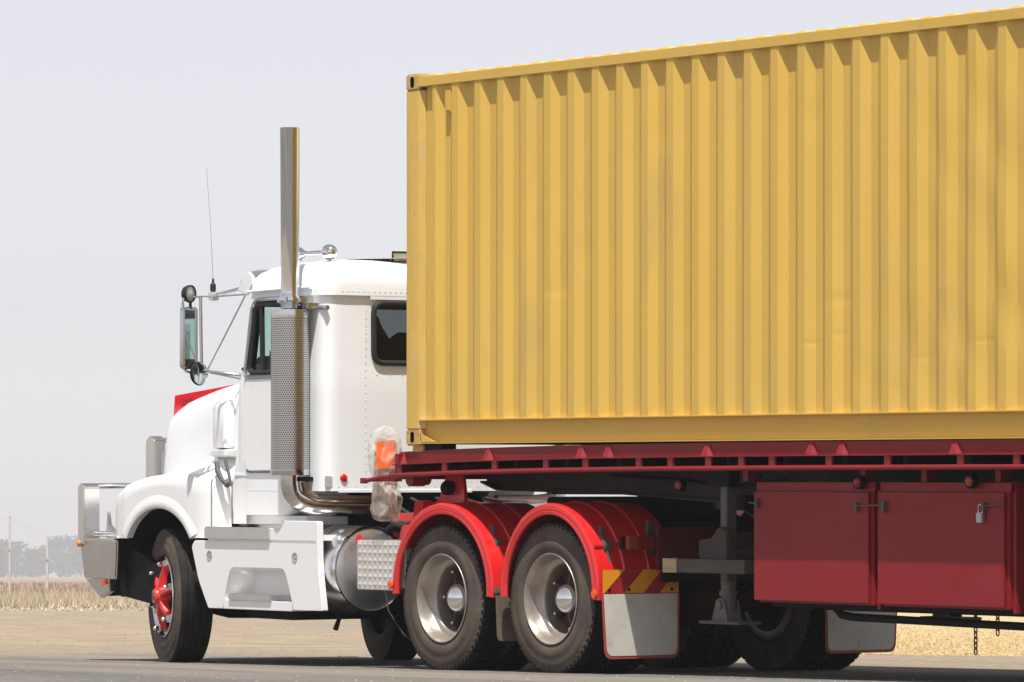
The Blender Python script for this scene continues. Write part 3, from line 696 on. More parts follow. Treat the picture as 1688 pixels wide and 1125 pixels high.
# red bracket ahead of the first guard, with a ball lug
TK.part('ramp_bracket', M().prism([(-.25, .98), (-.19, 1.14), (-.07, 1.14), (.02, 1.23), (.05, 1.33), (.27, 1.33), (.30, 1.16), (.22, 1.10), (.22, .98)], 'y', .30, .33).prism([(-.25, .98), (-.22, 1.15), (-.11, 1.15), (-.08, .98)], 'y', .22, .30), SCAR, bevel=.006)
TK.part('bracket_boss', M().sphere((.13, .27, 1.24), .055, 16), BLK)
TK.part('hose_block', M().box(-.66, -.36, .32, .42, 1.00, 1.06), SCAR, bevel=.004)
TK.part('ramp_rail', M().box(-.55, .0, .46, .52, .985, .998), ALU)
TK.part('frame_cover', M().prism(rpoly([(-.42, .80), (-.05, .80), (-.05, .98), (-.36, .98)], .03), 'y', .20, .40), SCAR, bevel=.015)
for k in range(4): TK.part('air_hose', M().tube([(-1.0 + .02 * k, .50 + .03 * k, .93), (-.85, .46 + .03 * k, .985 + .012 * k), (-.6, .42 + .02 * k, .955 + .015 * k), (-.35, .38, .86 + .02 * k), (-.2, .4, .74)], .019, 8), BLKR)
TK.part('black_cable', M().tube([(-.30, .03, .52), (-.25, .02, .38), (-.12, .06, .22), (.0, .1, .14)], .006, 6), BLKR)

# suspension and plumbing under the frame
for x in (AX1, AX2):
    tboth('spring_pack', M().box(x - .55, x + .55, .86, .93, .58, .66).box(x - .30, x + .30, .86, .93, .66, .70), BLK)
    tboth('brake_chamber', M().cyl((x + .16, .70, .56), (x + .30, .70, .60), .085, 18).cyl((x + .30, .70, .60), (x + .42, .70, .62), .07, 18), REDC, bevel=.006)
    tboth('air_spring', M().lathe([(.0, .60), (.11, .60), (.13, .66), (.11, .72), (.13, .78), (.11, .84), (0, .84)], (x + .36, .70, 0), (0, 0, 1), 20), BLKR)
tboth('shock_absorber', M().tube([(2.15, .66, .45), (2.30, .68, .95)], .035, 10), BLK)
TK.part('rear_cross_beam', M().box(2.40, 2.50, .45, 1.99, .62, .74), BLK, bevel=.006)
for k in range(5):
    y = .62 + .22 * k
    TK.part('service_hose', M().tube([(-1.2, y, 1.16), (-.8, y - .06, 1.05 + .02 * k), (-.4, y + .05, 1.06 - .02 * k), (-.1, y + .02, .99)], .014, 6), BLKR)
# rear guards
def guard(xc, a, b, zc, far_):
    f = mirY if far_ else (lambda q: q)
    ths = [radians(-4 + 188 * i / 40) for i in range(41)]
    def ring(y, dr): return [(xc + (a + dr) * cos(t), y, zc + (b + dr) * sin(t)) for t in ths]
    sec = [(-.022, -.075), (-.030, -.070), (-.032, -.052), (-.025, -.045), (-.030, -.038), (-.030, -.012), (-.020, 0), (0, .004),
           (.185, .006), (.195, .016), (.205, .006), (.385, .006), (.395, .016), (.405, .006), (.62, .006), (.62, -.006), (.0, -.008), (-.012, -.014), (-.014, -.075)]
    # carry the section round the arc
    rings = [[(xc + (a + dr) * cos(t), y, zc + (b + dr) * sin(t)) for y, dr in sec] for t in ths]
    gd = TK.part('guard', f(M().loft(rings)), SCAR, smooth=30)
    return gd
G = []
for far_ in (False, True):
    G.append((guard(.495, .625, .595, .54, far_), guard(1.785, .575, .595, .545, far_)))
(g1, g2), (g3, g4) = G
for gd, xl, zl in ((g1, -.128, .56), (g2, 2.335, .545)):
    TK.part('marker_lamp', M().cyl((xl, -.035, zl), (xl, -.052, zl), .032, 18), ORANGE, gd, bevel=.006)
for gd, x0 in ((g1, .985), (g2, 2.26)):
    zc = .86
    TK.part('guard_clamp', M().prism([(x0 - .06, zc + .13), (x0 - .02, zc + .13), (x0 + .01, zc + .03), (x0 + .04, zc + .03), (x0 + .05, zc - .03), (x0 + .08, zc - .15), (x0 + .045, zc - .16), (x0 + .0, zc - .03)], 'y', .075, .10).cyl((x0 + .01, .06, zc), (x0 + .01, .12, zc), .045, 16), GREY, gd, bevel=.004)
    TK.part('guard_stay', M().cyl((x0 + .01, -.01, zc), (x0 + .01, .78, zc), .027, 16), SCAR, gd)
TK.part('guard_clamp', M().box(2.36, 2.385, .39, .50, .80, .93).box(2.30, 2.33, .40, .46, .93, 1.03).box(2.37, 2.385, .43, .49, .74, .80), GREY, g2, bevel=.004)
TK.part('tail_lamp', M().box(2.40, 2.445, .16, .24, .835, .93), DIMOR, g2, bevel=.008)
TK.part('tail_lamp', M().box(2.40, 2.445, .245, .385, .835, .93), DIMRED, g2, bevel=.008)
TK.part('lamp_bar', M().box(2.37, 2.3995, .14, .46, .84, .925), BLK, g2)
for far_, gd in ((False, g2), (True, g4)):
    f = mirY if far_ else (lambda q: q)
    xq = 2.395
    pl = TK.part('chevron_plate', f(M().box(xq, xq + .006, -.022, .60, .548, .705)), CHR, gd)
    y0, y1, z0, z1 = -.022, .60, .549, .704
    st_w = .155
    for s0 in (-.155, .155, .465):
        # stripes leaning towards the far side at the top
        pts = [(s0, z0), (s0 + st_w, z0), (s0 + st_w + .155, z1), (s0 + .155, z1)]
        q = [(min(max(y, y0 + .001), y1 - .001), z) for y, z in pts]
        if s0 < 0: q = [(y0 + .001, z0), (y0 + .012, z0), (.155, z1), (y0 + .001, z1)]
        if s0 > .4: q = [(s0 - .02, z0), (y1 - .001, z0), (y1 - .001, z1 - .004), (y1 - .012, z1 - .004)]
        TK.part('reflective_stripe', f(M().prism(q, 'x', xq + .0062, xq + .009)), CHY, pl)
    for y in (.03, .19, .54): TK.part('bolt', f(M().cyl((xq + .008, y, .572), (xq + .016, y, .572), .010, 8)), BLK, pl)
    fp = TK.part('mudflap', f(M().prism(rpoly([(-.03, .545), (-.005, .115), (.60, .115), (.605, .545)], [.01, .06, .06, .01], 5), 'x', xq + .004, xq + .010)), FLAPR, gd)
    TK.part('flap_face', f(M().prism(rpoly([(-.016, .543), (.012, .135), (.582, .135), (.587, .543)], [.005, .05, .05, .005], 5), 'x', xq + .0105, xq + .013)), FLAP, fp)
    TK.part('inner_mudflap', f(M().prism(rpoly([(-.015, .56), (.0, .20), (.60, .20), (.60, .56)], [.01, .04, .04, .01], 4), 'x', 1.135, 1.145)), FLAPG, gd)
    TK.part('flap_bar', f(M().box(1.125, 1.15, -.02, .62, .53, .56)), FLAPG, gd)

# fuel tank, straps and checker-plate box
for far_ in (False, True):
    f = mirY if far_ else (lambda q: q)
    tk = TK.part('fuel_tank', f(M().lathe([(.0, -.055), (.08, -.051), (.16, -.038), (.23, -.018), (.28, .002), (.302, .012), (.308, .02), (.31, .04), (.31, .43), (.3, .45), (0, .45)], (-.995, .36, .655), (-1, 0, 0), 56)), BRUSH, smooth=50)
    TK.part('tank_end', f(M().lathe([(.0, -.058), (.08, -.054), (.16, -.041), (.23, -.021), (.28, -.001), (.300, .010)], (-.995, .36, .655), (-1, 0, 0), 56)), SATIN, tk, smooth=60)
    TK.part('tank_rim', f(M().lathe([(.300, -.004), (.311, -.004), (.3125, .012), (.3115, .03), (.305, .03)], (-.995, .36, .655), (-1, 0, 0), 56)), CHROME, tk)
    TK.part('tank_strap', f(M().lathe([(.3135, .30), (.3135, .35)], (-.995, .36, .655), (-1, 0, 0), 56)), STEEL, tk)
    bx = TK.part('battery_box', f(M().box(-.672, -.05, .03, .45, .52, .870)), CHECK, bevel=.006)
    ck = M()                                # raised diamonds of the tread plate
    for i in range(9):
        for j in range(6):
            cx = -.665 + .066 * (i + .5); cz = .528 + .0565 * (j + .5)
            if cx > -.08: continue
            ck.add([(cx - .029, .0299, cz), (cx, .0299, cz - .0265), (cx + .029, .0299, cz), (cx, .0299, cz + .0265), (cx, .0235, cz)], [(0, 1, 4), (1, 2, 4), (2, 3, 4), (3, 0, 4)])
    TK.part('tread_pattern', f(ck), CHECK, bx, smooth=0)
    TK.part('box_trim', f(M().box(-.20, -.04, .02, .03, .52, .545)), ALU, bx)
TK.part('red_tap', M().prism([(-.74, .84), (-.70, .84), (-.69, .80), (-.65, .83), (-.66, .85), (-.69, .87), (-.70, .91), (-.73, .91)], 'y', .06, .09), SCAR, bevel=.006)

# step fairing
for far_ in (False, True):
    f = mirY if far_ else (lambda q: q)
    outl = rpoly([(-2.66, .345), (-1.08, .357), (-1.118, .55), (-1.142, .70), (-1.147, 1.0), (-1.62, 1.0), (-1.655, .945), (-2.675, .945), (-2.675, .845), (-2.86, .845), (-2.90, .80), (-2.80, .55)], [.015, .01, .1, .1, .03, .03, .03, .01, .01, .02, .02, .05], 4)
    fa = TK.part('step_fairing', f(M().prism(outl, 'y', .0, .05)), WHITE, bevel=.014, seg=3)
    cut = obj('cut', f(M().prism(rpoly([(-2.47, .30), (-1.45, .30), (-1.53, .52), (-1.60, .655), (-2.34, .655), (-2.40, .52)], [.01, .01, .1, .05, .05, .1], 5), 'y', -.05, .10)), WHITE, TK.o, TK.base)
    cut2 = obj('cut', f(M().box(-2.70, -1.17, -.02, .010, .838, .858)), WHITE, TK.o, TK.base)
    boolean(fa, [cut, cut2])
    op = rpoly([(-2.47, .345), (-1.45, .345), (-1.53, .52), (-1.60, .655), (-2.34, .655), (-2.40, .52)], [.01, .01, .1, .05, .05, .1], 5)
    def pk(t, y): 
        cx_, cz_ = -1.96, .42
        return [(cx_ + (x - cx_) * t, y, cz_ + (z - cz_) * (1 - (1 - t) * .5)) for x, z in op]
    TK.part('step_pocket', f(M().loft([pk(1.004, .012), pk(.97, .03), pk(.90, .06), pk(.82, .11), pk(.74, .17)], True, False).add(pk(.74, .17), [tuple(range(len(op)))])), WHITE, fa, smooth=60)
    TK.part('fairing_cap', f(M().prism([(-2.66, .86), (-1.16, .86), (-1.16, .90), (-2.66, .90)], 'y', .052, .42)), WHITE, fa)
    s1 = TK.part('upper_step', f(M().box(-2.685, -1.785, -.02, .30, .862, .940)), ALU, fa, bevel=.003)
    th = M()
    for i in range(30): th.box(-2.675 + i * .0296, -2.655 + i * .0296, -.019, -.003, .9402, .949)
    TK.part('step_grip', f(th), ALU, s1, smooth=0)
    s2 = TK.part('lower_step', f(M().box(-2.36, -1.775, -.01, .17, .412, .456)), ALU, fa, bevel=.003)
    th = M()
    for i in range(22): th.box(-2.35 + i * .026, -2.332 + i * .026, -.009, .0, .4562, .464)
    TK.part('step_grip', f(th), ALU, s2, smooth=0)
    TK.part('step_shelf', f(M().prism(rrect(-2.45, -1.50, .345, .412, .01), 'y', .003, .17)), WHITE, fa, bevel=.008)
    for xb in (-2.645, -1.455):
        TK.part('fastener', f(M().lathe([(0, -.006), (.016, -.006), (.018, -.003), (.034, -.004), (.040, .001)], (xb, 0, .733), (0, 1, 0), 20)), STEEL, fa)
    TK.part('step_deck', f(M().box(-2.66, -1.66, .30, .56, .90, .965)), ALU)

# ------------------------------------------------ cab
def cabring(z, ins, xf, xr=-1.335, y0=.185, rf=.12, rr=.13, n=6):
    pts = rpoly([(xf + ins, y0 + ins), (xr - ins, y0 + ins), (xr - ins, 2.44 - y0 - ins), (xf + ins, 2.44 - y0 - ins)], [rf, rr, rr, rf], n)
    return [(x, y, z) for x, y in pts]
outer = M().loft([cabring(z, i, xf) for z, i, xf in ((1.214, .0, -2.60), (1.30, 0, -2.60), (1.9, 0, -2.60), (2.03, 0, -2.595), (2.10, .004, -2.56), (2.64, .012, -2.42))])
cab = TK.part('cab', outer, WHITER, smooth=40)
inner = obj('cut', M().loft([cabring(z, i, xf) for z, i, xf in ((1.25, .05, -2.60), (2.03, .05, -2.595), (2.10, .05, -2.56), (2.60, .055, -2.43))]), INT, TK.o, TK.base)
WINP = rpoly([(-2.375, 2.085), (-1.70, 2.085), (-1.70, 2.585), (-2.285, 2.585)], [.05, .06, .06, .09], 5)
c1 = obj('cut', M().prism(WINP, 'y', -.2, 2.7), BLK, TK.o, TK.base)
RWIN = rpoly([(.600, 2.145), (1.84, 2.145), (1.84, 2.58), (.600, 2.58)], .085, 6)
c2 = obj('cut', M().prism(RWIN, 'x', -1.6, -1.2), BLK, TK.o, TK.base)
WSP = rpoly([(.36, 2.12), (2.08, 2.12), (2.05, 2.58), (.39, 2.58)], .08, 5)
c3 = obj('cut', M().prism([(-2.9, 2.115), (-2.435, 2.115), (-2.345, 2.575), (-2.9, 2.575)], 'y', -.1, 2.6), BLK, TK.o, TK.base)
boolean(cab, [inner, c1, c2, c3])
def wsr(z, x): return [(x + .13, .192, z), (x + .06, .205, z), (x + .02, .25, z), (x, .34, z), (x - .02, 1.22, z), (x, 2.10, z), (x + .02, 2.19, z), (x + .06, 2.235, z), (x + .13, 2.248, z)]
TK.part('windscreen', M().loft([wsr(2.115, -2.56), wsr(2.575, -2.445)], False), GLS, cab, smooth=80)
TK.part('windscreen_seal', M().tube(wsr(2.115, -2.56), .014, 8), BLKR, cab)
TK.part('rear_window', M().prism(RWIN, 'x', -1.352, -1.347), GLD, cab, smooth=0)
TK.part('rear_window_seal', M().tube([(-1.332, y, z) for y, z in RWIN], .021, 10, True), BLKR, cab)
for f in (lambda q: q, mirY):
    wn = TK.part('side_window', f(M().prism(WINP, 'y', .196, .200)), GLS, cab, smooth=0)
    TK.part('window_seal', f(M().tube([(x, .186, z) for x, z in WINP], .020, 10, True)), BLKR, wn)
    o2 = rpoly([(-2.425, 2.055), (-1.66, 2.055), (-1.66, 2.622), (-2.315, 2.622)], [.04, .06, .06, .11], 5)
    TK.part('window_trim', f(M().tube([(x, .176, z) for x, z in o2], .017, 10, True)), STEEL, wn)
    TK.part('vent_post', f(M().prism([(-2.215, 2.09), (-2.175, 2.09), (-2.185, 2.585), (-2.222, 2.585)], 'y', .175, .197)), BLKR, wn)
    # door skin with rounded corners, just proud of the cab side
    dp = rpoly([(-2.415, 1.360), (-1.62, 1.360), (-1.62, 2.045), (-2.43, 2.045)], [.05, .05, .02, .05], 5)
    dr = TK.part('door', f(M().prism(dp, 'y', .168, .186)), WHITE, bevel=.010, seg=3)
    TK.part('door_gap', f(M().tube([(x, .1845, z) for x, z in rpoly([(-2.423, 1.352), (-1.612, 1.352), (-1.612, 2.05), (-2.438, 2.05)], [.05, .05, .02, .05], 5)], .0045, 6, True)), GREY, dr)
    TK.part('door_handle', f(M().box(-1.80, -1.68, .150, .168, 1.56, 1.60)), CHROME, dr, bevel=.006)
    TK.part('kick_panel', f(M().prism(rpoly([(-2.60, 1.035), (-1.82, 1.035), (-1.66, 1.20), (-1.60, 1.345), (-2.60, 1.345)], [.01, .12, .08, .02, .01], 5), 'y', .186, .60)), WHITE, cab, bevel=.008)
    TK.part('kick_rail', f(M().box(-2.58, -1.66, .180, .186, 1.325, 1.338)), WHITE, cab)
    TK.part('sill', f(M().box(-2.60, -1.68, .24, .60, .968, 1.033)), WHITER, cab)
# roof cap, drip rail, visor
roof = M().loft([cabring(z, i, xf, -1.325, .178, .14, .14) for z, i, xf in ((2.632, 0, -2.43), (2.72, .002, -2.425), (2.775, .012, -2.42), (2.815, .040, -2.40), (2.850, .085, -2.36), (2.880, .17, -2.32), (2.902, .30, -2.25), (2.915, .50, -2.2), (2.92, .70, -2.15))])
rf = TK.part('roof', roof, WHITER, smooth=60)
for f in (lambda q: q, mirY):
    TK.part('drip_rail', f(M().tube([(-2.36, .166, 2.682), (-1.9, .166, 2.690), (-1.5, .166, 2.69)], .014, 8)), WHITE, rf)
    TK.part('visor_bracket', f(M().prism([(-2.58, 2.70), (-2.44, 2.66), (-2.36, 2.74), (-2.36, 2.80), (-2.42, 2.835), (-2.50, 2.80)], 'y', .20, .225)), WHITE, rf, bevel=.008)
TK.part('sun_visor', M().loft([[(-2.60, .22, 2.70), (-2.56, .22, 2.77), (-2.46, .24, 2.835), (-2.36, .26, 2.85)], [(-2.70, 1.22, 2.72), (-2.66, 1.22, 2.80), (-2.52, 1.22, 2.87), (-2.38, 1.22, 2.89)], [(-2.60, 2.22, 2.70), (-2.56, 2.22, 2.77), (-2.46, 2.20, 2.835), (-2.36, 2.18, 2.85)]], False), WHITE, rf)
for y, z, n_ in ((.62, 2.86, 0), (1.82, 2.86, 0)):
    hb = TK.part('roof_lamp' if 0 else 'air_horn', M().lathe([(.0, -.07), (.02, -.07), (.044, -.05), (.056, -.02), (.058, .01), (.046, .035), (.018, .05), (.016, .30), (.03, .36), (.05, .4)], (-1.62, y - .22 if y < 1 else y + .22, 2.955), (-1, 0, 0), 24), CHROME, rf, smooth=60)
    yy = y - .22 if y < 1 else y + .22
    TK.part('horn_foot', M().cyl((-1.62, yy, 2.955), (-1.62, yy, 2.82), .014, 10), STEEL, hb)
wl = TK.part('work_lamp', M().prism(rrect(.915, 1.08, 2.90, 2.962, .015), 'x', -1.62, -1.56), LENS, rf, bevel=.006)
TK.part('lamp_guard', M().tube([(-1.555, .91, 2.88), (-1.555, .91, 2.966), (-1.555, 1.085, 2.966), (-1.555, 1.085, 2.88)], .008, 8), BLK, wl)
# rivet rows, reflector and rear lip on the back wall
rv = M(); rn = M()
def rivet(m, x, y, z):
    m.add([(x, y - .007, z), (x + .002, y - .005, z + .005), (x, y, z + .007), (x, y + .007, z), (x, y, z - .007), (x + .0035, y, z)], [(0, 1, 5), (1, 2, 5), (2, 3, 5), (3, 4, 5), (4, 0, 5)])
for i in range(24): rivet(rv, -1.3345, .533, 1.30 + i * .057)
for i in range(24): rivet(rv, -1.3345, 1.907, 1.30 + i * .057)
for i in range(40): rivet(rv, -1.3245, .33 + i * .0456, 2.662)
for i in range(12): rivet(rv, -1.3345, .63 + i * .11, 2.06)
for i in range(25): rivet(rv, -1.3345, .30 + i * .076, 1.248)
for i in range(10): rivet(rv, -1.3345, .32 + i * .19, 1.285)
TK.part('rivet_rows', rv, WHITER, cab, smooth=0)['kind'] = 'stuff'
TK.part('rear_lip', M().box(-1.338, -1.328, .30, 1.46, 1.204, 1.222), WHITER, cab)
TK.part('rear_lip_step', M().prism([(.55, 1.2135), (1.55, 1.2135), (1.35, 1.16), (.75, 1.16)], 'x', -1.40, -1.38), BLK, cab)
TK.part('red_reflector', M().lathe([(0, .014), (.02, .013), (.029, .008), (.032, 0)], (-1.335, .343, 1.308), (1, 0, 0), 20), REDL, cab, smooth=60)
TK.part('drip_cap', M().box(-1.336, -1.326, .57, 1.87, 2.605, 2.635), WHITER, cab)
# interior: seats, dash, wheel
for y in (.68, 1.76):
    se = TK.part('seat', M().prism(rpoly([(y - .26, 1.5), (y + .24, 1.5), (y + .24, 2.30), (y + .14, 2.43), (y + .12, 2.50), (y - .14, 2.50), (y - .20, 2.40), (y - .26, 2.3)], .05), 'x', -1.70, -1.56), SEATM, cab, bevel=.03)
    TK.part('seat_cushion', M().box(-2.15, -1.65, y - .24, y + .24, 1.5, 1.68), SEATM, se, bevel=.04)
TK.part('jacket', M().sphere((-1.55, 1.02, 2.2), .19, 16, (.4, 1, 1.0)), SEATM, cab)
TK.part('dash', M().prism(rpoly([(-2.54, 1.5), (-2.18, 1.6), (-2.20, 2.16), (-2.35, 2.22), (-2.54, 2.14)], .04), 'y', .26, 2.18), DASH, cab, bevel=.02)
TK.part('steering_wheel', M().tube([(-2.02 + .08 * cos(a) , 1.76 + .22 * sin(a), 2.05 - .18 * cos(a)) for a in [2 * pi * i / 24 for i in range(24)]], .014, 8, True), BLK, cab)
TK.part('grab_handle', M().tube([(-2.165, .23, 2.15), (-2.155, .23, 2.24), (-2.12, .23, 2.24), (-2.12, .23, 2.15)], .008, 8), BLK, cab)

# ------------------------------------------------ hood and front wings
def lerp(tab, x):
    if x <= tab[0][0]: return tab[0][1]
    for (a, va), (b, vb) in zip(tab[:-1], tab[1:]):
        if x <= b: t = (x - a) / (b - a); t2 = t; return va + (vb - va) * t2
    return tab[-1][1]
HZ = [(-4.335, 1.70), (-4.32, 1.755), (-4.28, 1.805), (-4.20, 1.850), (-4.0, 1.912), (-3.75, 1.958), (-3.4, 2.008), (-3.0, 2.045), (-2.63, 2.062)]
HW = [(-4.335, .645), (-4.2, .655), (-3.6, .72), (-3.0, .84), (-2.63, .93)]
hr = []
hxs = [-4.335, -4.325, -4.30, -4.26, -4.2, -4.1, -4.0, -3.85, -3.7, -3.5, -3.3, -3.1, -2.9, -2.75, -2.63]
for x in hxs:
    zt_, hw = lerp(HZ, x), lerp(HW, x); nose = max(0, (-4.2 - x) / .135)
    hw -= .05 * nose ** 2
    half = [(hw + .02, .95), (hw + .015, 1.3), (hw, zt_ - .30), (hw - .012, zt_ - .16), (hw - .04, zt_ - .075), (hw - .09, zt_ - .028), (hw - .17, zt_ - .006), (hw - .30, zt_ + .004), (0, zt_ + .010)]
    pts = [(x, 1.22 - a, b) for a, b in half] + [(x, 1.22 + a, b) for a, b in half[-2::-1]]
    hr.append(pts)
hood = TK.part('hood', M().loft(hr), WHITE, smooth=50)
TK.part('hood_spine', M().loft([[(x, 1.22 - w_, lerp(HZ, x) - .01), (x, 1.22 - w_ * .8, lerp(HZ, x) + h), (x, 1.22 + w_ * .8, lerp(HZ, x) + h), (x, 1.22 + w_, lerp(HZ, x) - .01)] for x, w_, h in ((-4.0, .36, .008), (-3.6, .44, .030), (-3.2, .50, .048), (-2.8, .56, .058), (-2.64, .58, .060))]), BLUEG, hood, smooth=30)
TK.part('cowl', M().loft([[(x, 1.22 - a, 1.2), (x, 1.22 - a, zt_ - .12), (x, 1.22 - a + .06, zt_ - .03), (x, 1.22 - a + .2, zt_), (x, 1.22 + a - .2, zt_), (x, 1.22 + a - .06, zt_ - .03), (x, 1.22 + a, zt_ - .12), (x, 1.22 + a, 1.2)] for x, a, zt_ in ((-2.61, .955, 2.065), (-2.50, 1.0, 2.10), (-2.42, 1.03, 2.12))]), WHITE, cab, smooth=40, bevel=.006)
# wings: outer skin with wheel opening, shoulder, top running up to the hood side
ZC = [(-4.20, 1.04), (-4.17, 1.10), (-4.10, 1.165), (-3.95, 1.225), (-3.7, 1.27), (-3.4, 1.295), (-3.0, 1.30), (-2.62, 1.29)]
ZJ = [(-4.20, 1.25), (-4.1, 1.31), (-3.8, 1.42), (-3.4, 1.50), (-3.0, 1.54), (-2.62, 1.55)]
YO = [(-4.20, .13), (-4.17, .085), (-4.10, .050), (-3.95, .03), (-3.0, .03), (-2.85, .042), (-2.76, .080), (-2.62, .178)]
ACX, ACZ, AA, AB = AXF + .065, .66, .525, .425
def archz(x):
    t = (x - ACX) / AA
    if abs(t) >= 1: return None
    return ACZ + AB * math.sqrt(1 - t * t)
wx = [-4.20, -4.185, -4.17, -4.14, -4.10, -4.05, -4.0]
na = 30
ax_ = [ACX - AA * cos(pi * i / na) for i in range(na + 1)]
wx += [x for x in ax_ if True] + [-2.88, -2.80, -2.72, -2.62]
wx = sorted(set(round(x, 4) for x in wx))
ZLOW = .862
for far_ in (False, True):
    f = mirY if far_ else (lambda q: q)
    rows = []
    for x in wx:
        a = archz(x); zb = max(ZLOW, a) if a else ZLOW
        zc, zj, yo = lerp(ZC, x), lerp(ZJ, x), lerp(YO, x); yj = 1.22 - lerp(HW, x) + .05
        zc = max(zc, zb + .05)
        col_ = []
        for t in (0, .25, .5, .75, .92): col_.append((x, yo + .012 * (1 - t) * 0, zb + (zc - zb) * t))
        col_ += [(x, yo + .012, zc + .012), (x, yo + .035, zc + .030), (x, yo + .08, zc + .048)]
        for t in (.25, .5, .75, 1):
            y = yo + .08 + (yj - yo - .08) * t; s_ = t * t * (1.6 - .6 * t)
            col_.append((x, y, zc + .048 + (zj - zc - .048) * s_))
        rows.append(col_)
    wg = TK.part('wing', f(M().loft(rows, False)), WHITE, hood, smooth=50)
    TK.part('wing_nose', f(M().add([rows[0][k] for k in range(len(rows[0]))] + [(-4.20, rows[0][-1][1], ZLOW)], [tuple(range(len(rows[0]) + 1))])), WHITE, wg)
    lip = [(ACX + (AA) * cos(t), ACZ + AB * sin(t)) for t in [radians(28 + 124 * i / 30) for i in range(31)]]
    lp = M()
    def off(t, d): return (ACX + (AA + d) * cos(t), ACZ + (AB + d) * sin(t))
    ts = [radians(27 + 126 * i / 40) for i in range(41)]
    lp.loft([[(off(t, .0)[0], lerp(YO, off(t, 0)[0]) + .05, off(t, 0)[1]), (off(t, -.004)[0], lerp(YO, off(t, 0)[0]) - .006, off(t, -.004)[1]), (off(t, .012)[0], lerp(YO, off(t, 0)[0]) - .013, off(t, .012)[1]), (off(t, .05)[0], lerp(YO, off(t, 0)[0]) - .009, off(t, .05)[1]), (off(t, .11)[0], lerp(YO, off(t, .11)[0]) + .003, off(t, .11)[1])] for t in ts], False)
    TK.part('wheel_arch_lip', f(lp), WHITE, wg, smooth=60)
    TK.part('panel_gap', f(M().tube([(-2.755, lerp(YO, -2.755) + .0015, .87), (-2.755, lerp(YO, -2.755) + .0015, 1.285), (-2.755, lerp(YO, -2.755) + .06, 1.345)], .0035, 6)), GREY, wg)
    TK.part('headlamp', f(M().prism(rpoly([(.16, .92), (.52, .92), (.52, 1.17), (.16, 1.13)], .04), 'x', -4.225, -4.19)), CHROME, wg, bevel=.008)
    # air intake scoop on the hood side
    sxs = ((-3.22, .0), (-3.16, .07), (-3.05, .085), (-2.84, .10))
    yb = lambda x: 1.22 - lerp(HW, x)
    sc_ = []
    for x, p in sxs:
        yy = yb(x); sc_.append([(x, yy + .03, 1.52), (x, yy - p, 1.535), (x, yy - p, 1.66), (x, yy - p, 1.83), (x, yy - p * .5, 1.89), (x, yy + .03, 1.905)])
    sp = TK.part('intake_scoop', f(M().loft(sc_)), WHITE, hood, bevel=.008, smooth=40)
    TK.part('scoop_shelf', f(M().loft([[(x, yb(x) + .02, 1.455), (x, yb(x) - p, 1.468), (x, yb(x) - p, 1.520), (x, yb(x) + .02, 1.53)] for x, p in ((-3.14, .10), (-2.95, .13), (-2.70, .14))])), WHITE, hood, bevel=.01)
    TK.part('scoop_mouth', f(M().prism([(yb(-2.84) - .085, 1.56), (yb(-2.84) - .01, 1.55), (yb(-2.84) - .01, 1.84), (yb(-2.84) - .085, 1.81)], 'x', -2.842, -2.834)), WHITER, sp)
    ht = TK.part('hood_latch', f(M().tube([(-2.72, .11, 1.425), (-2.69, .10, 1.36), (-2.62, .10, 1.29), (-2.56, .11, 1.255)], [.018, .022, .016, .024], 8).tube([(-2.62, .125, 1.44), (-2.56, .12, 1.33), (-2.53, .12, 1.25)], .012, 8)), GREY, hood)
    TK.part('cowl_seal', f(M().box(-2.629, -2.612, 1.22 - .945, .5, 1.46, 2.0)), BLKR, hood)
    TK.part('cowl_side', f(M().loft([[(-2.617, .184, .97), (-2.617, .184, 1.25), (-2.617, .215, 1.45), (-2.612, .26, 2.0)], [(-2.50, .183, .97), (-2.50, .184, 1.3), (-2.50, .2, 1.5), (-2.50, .21, 2.05)], [(-2.42, .184, .97), (-2.42, .184, 1.3), (-2.42, .184, 1.5), (-2.42, .184, 2.06)]], False)), WHITE, cab, smooth=50)
TK.part('grille', M().box(-4.345, -4.3, .72, 1.72, .85, 1.55), CHROME, hood, bevel=.01)
# red bug deflector standing across the hood nose
dfp = [(-4.19, .615, 1.775), (-4.21, .640, 1.945), (-4.24, 1.22, 2.04), (-4.21, 1.785, 1.945), (-4.19, 1.795, 1.775), (-4.2, 1.22, 1.80)]
df = TK.part('bug_deflector', M().add([p for p in dfp] + [(x - .008, y, z) for x, y, z in dfp], [(0, 1, 2, 5), (5, 2, 3, 4), (9, 8, 7, 6)[::1] if 0 else (6, 11, 8, 7), (11, 10, 9, 8), (0, 6, 7, 1), (1, 7, 8, 2), (2, 8, 9, 3), (3, 9, 10, 4), (4, 10, 11, 5), (5, 11, 6, 0)]), SIGN, hood, smooth=0)
def text_mesh(s, size, name):
    cu = bpy.data.curves.new(name, 'FONT'); cu.body = s; cu.size = size; cu.extrude = .001; cu.align_x = 'LEFT'
    to = bpy.data.objects.new(name, cu); COL.objects.link(to); bpy.context.view_layer.update()
    me = bpy.data.meshes.new_from_object(to.evaluated_get(bpy.context.evaluated_depsgraph_get())); bpy.data.objects.remove(to); return me
tm = text_mesh('9A', .105, 'lettering'); tm.materials.clear(); tm.materials.append(INK)
to = obj('lettering', tm, None, df)
to.matrix_local = Matrix.Translation(Vector((-4.185, .70, 1.835)) - TK.base) @ Matrix(((0, 0, 1), (1, 0, 0), (0, 1, 0))).to_4x4() @ Matrix.Rotation(.26, 4, 'Z')

